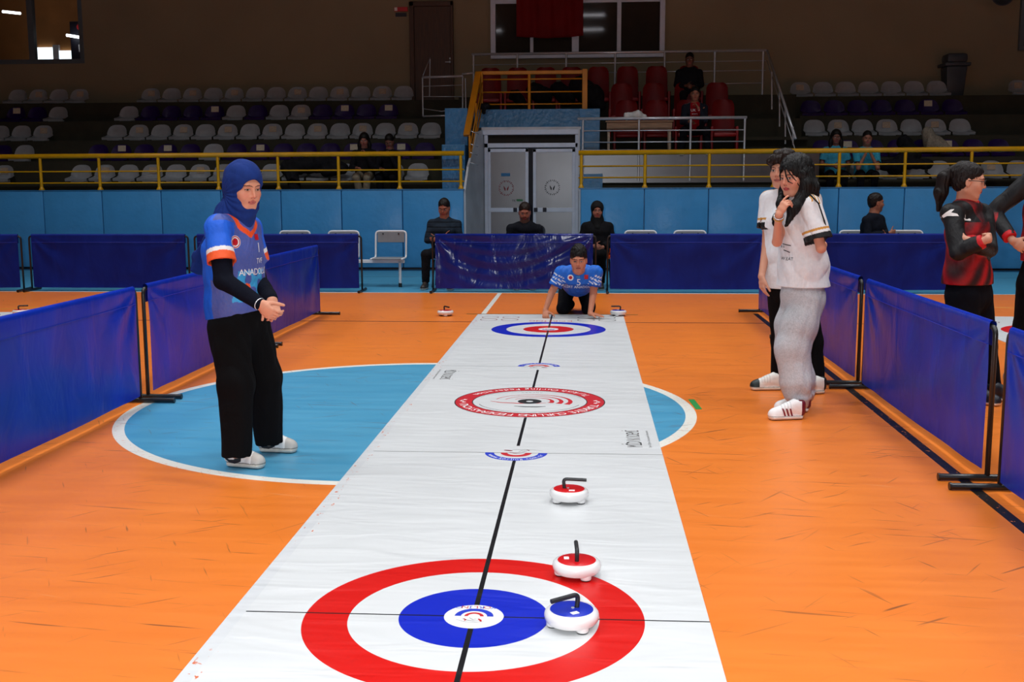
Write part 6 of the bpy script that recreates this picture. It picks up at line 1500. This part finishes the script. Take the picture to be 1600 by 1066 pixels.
    heap('fleece', 'fluffy beige fleece jacket draped on a second-row seat, right stand', 'jacket', [(q(1450, 208, 21.3), q(1455, 225, 21.2), .11, .13), (q(1462, 222, 21.2), q(1478, 238, 21.1), .12, .12)], 'beige_fluff', (150, 142, 128), floor_z=2.09, fold=.016)
    heap('jacket', 'black coat hanging over the fourth red chair behind the ochre railing', 'jacket', [(q(905, 135, 22.1), q(925, 152, 22.0), .2, .24), (q(925, 152, 22.), q(938, 165, 21.9), .2, .1)], 'black_cloth', (18, 18, 22), floor_z=2.81)
    heap('jacket', 'dark clothes with white print on a red chair behind the ochre railing', 'jacket', [(q(835, 142, 22.2), q(850, 150, 22.2), .16, .18), (q(805, 150, 22.2), q(815, 158, 22.1), .12, .1)], 'black_cloth', (22, 22, 28), floor_z=2.81)
    heap('jacket', 'black clothes on the third red chair behind the ochre railing', 'jacket', [(q(872, 140, 22.2), q(885, 152, 22.1), .15, .18)], 'black_cloth', (16, 16, 20), floor_z=2.81)
    heap('bag', 'small grey-black mesh bag hanging at the left corner of the blue parapet', 'bag', [(q(748, 165, 21.1), q(762, 166, 21.1), .05, .05), (q(755, 170, 21.1), q(756, 176, 21.1), .05, .03)], 'black_cloth', (60, 62, 66), fold=.006)
    heap('bag', 'white plastic bag on the brown table behind the steel railing', 'bag', [(q(985, 182, 20.85), q(996, 179, 20.85), .05, .07), (q(996, 179, 20.85), q(1006, 183, 20.85), .07, .05), (q(978, 178, 20.85), q(978, 184, 20.85), .03, .04)], 'ink_white', (200, 200, 205), fold=.012, floor_z=2.69)
all_people()
# ============================================================ LIGHT
def area(name, loc, sx, sy, power, color, rot=(0, 0, 0), spread=PI):
    l = bpy.data.lights.new(name, 'AREA'); l.shape = 'RECTANGLE'; l.size = sx; l.size_y = sy; l.energy = power; l.color = color; l.spread = spread
    o = bpy.data.objects.new(name, l); COL.objects.link(o); o.location = loc; o.rotation_euler = rot; return o
# fluorescent fittings hanging over the court
for yy in (-2, 2.2, 6.4, 10.6, 14.8):
    for xx in (-9, -4.5, 0, 4.5, 9):
        if not globals().get('FIX'):
            t = thing('ceiling_light', (0, 0, 8.3), 'twin tube fluorescent fitting under the hall ceiling', 'ceiling light', 'ceiling fittings over the court')
            bm = B(); box(bm, (-.75, -.12, 0), (.75, .12, .08), .01); cyl(bm, (-.6, 0, .08), (-.6, 0, .7), .01, 6); cyl(bm, (.6, 0, .08), (.6, 0, .7), .01, 6); obj('housing', bm, 'alu', t)
            for s in (-.06, .06):
                bm = B(); cyl(bm, (-.7, s, -.02), (.7, s, -.02), .016, 8); obj('tube', bm, 'lamp', t)
            FIX = t
        else: t = copy_tree(FIX)
        t.location = (xx, yy, 8.3)
        area('court_lamp', (xx, yy, 8.24), 1.5, .3, LAMP_W, (.965, .985, 1), spread=math.radians(118))
# the camera's own flash
fl_ = bpy.data.lights.new('camera_flash', 'SPOT'); fl_.energy = FLASH_W; fl_.spot_size = math.radians(85); fl_.spot_blend = .6; fl_.shadow_soft_size = .035; fl_.color = (.97, .985, 1)
fo = bpy.data.objects.new('camera_flash', fl_); COL.objects.link(fo); fo.location = (-.14, -.03, 1.64)
fo.rotation_euler = Vector(tuple(FW + np.array([0, 0, .04]))).to_track_quat('-Z', 'Y').to_euler()
w = bpy.data.worlds.new('world'); bpy.context.scene.world = w; w.use_nodes = True; w.node_tree.nodes['Background'].inputs[0].default_value = (.5, .5, .55, 1); w.node_tree.nodes['Background'].inputs[1].default_value = .02
sc = bpy.context.scene; sc.view_settings.view_transform = 'Standard'; sc.view_settings.look = 'None'; sc.view_settings.gamma = 1; sc.view_settings.use_curve_mapping = False; sc.view_settings.exposure = EXPO
sc.cycles.max_bounces = 6; sc.cycles.diffuse_bounces = 3; sc.cycles.glossy_bounces = 3; sc.cycles.use_denoising = True; sc.cycles.sample_clamp_indirect = 6
sc.cycles.caustics_reflective = False; sc.cycles.caustics_refractive = False
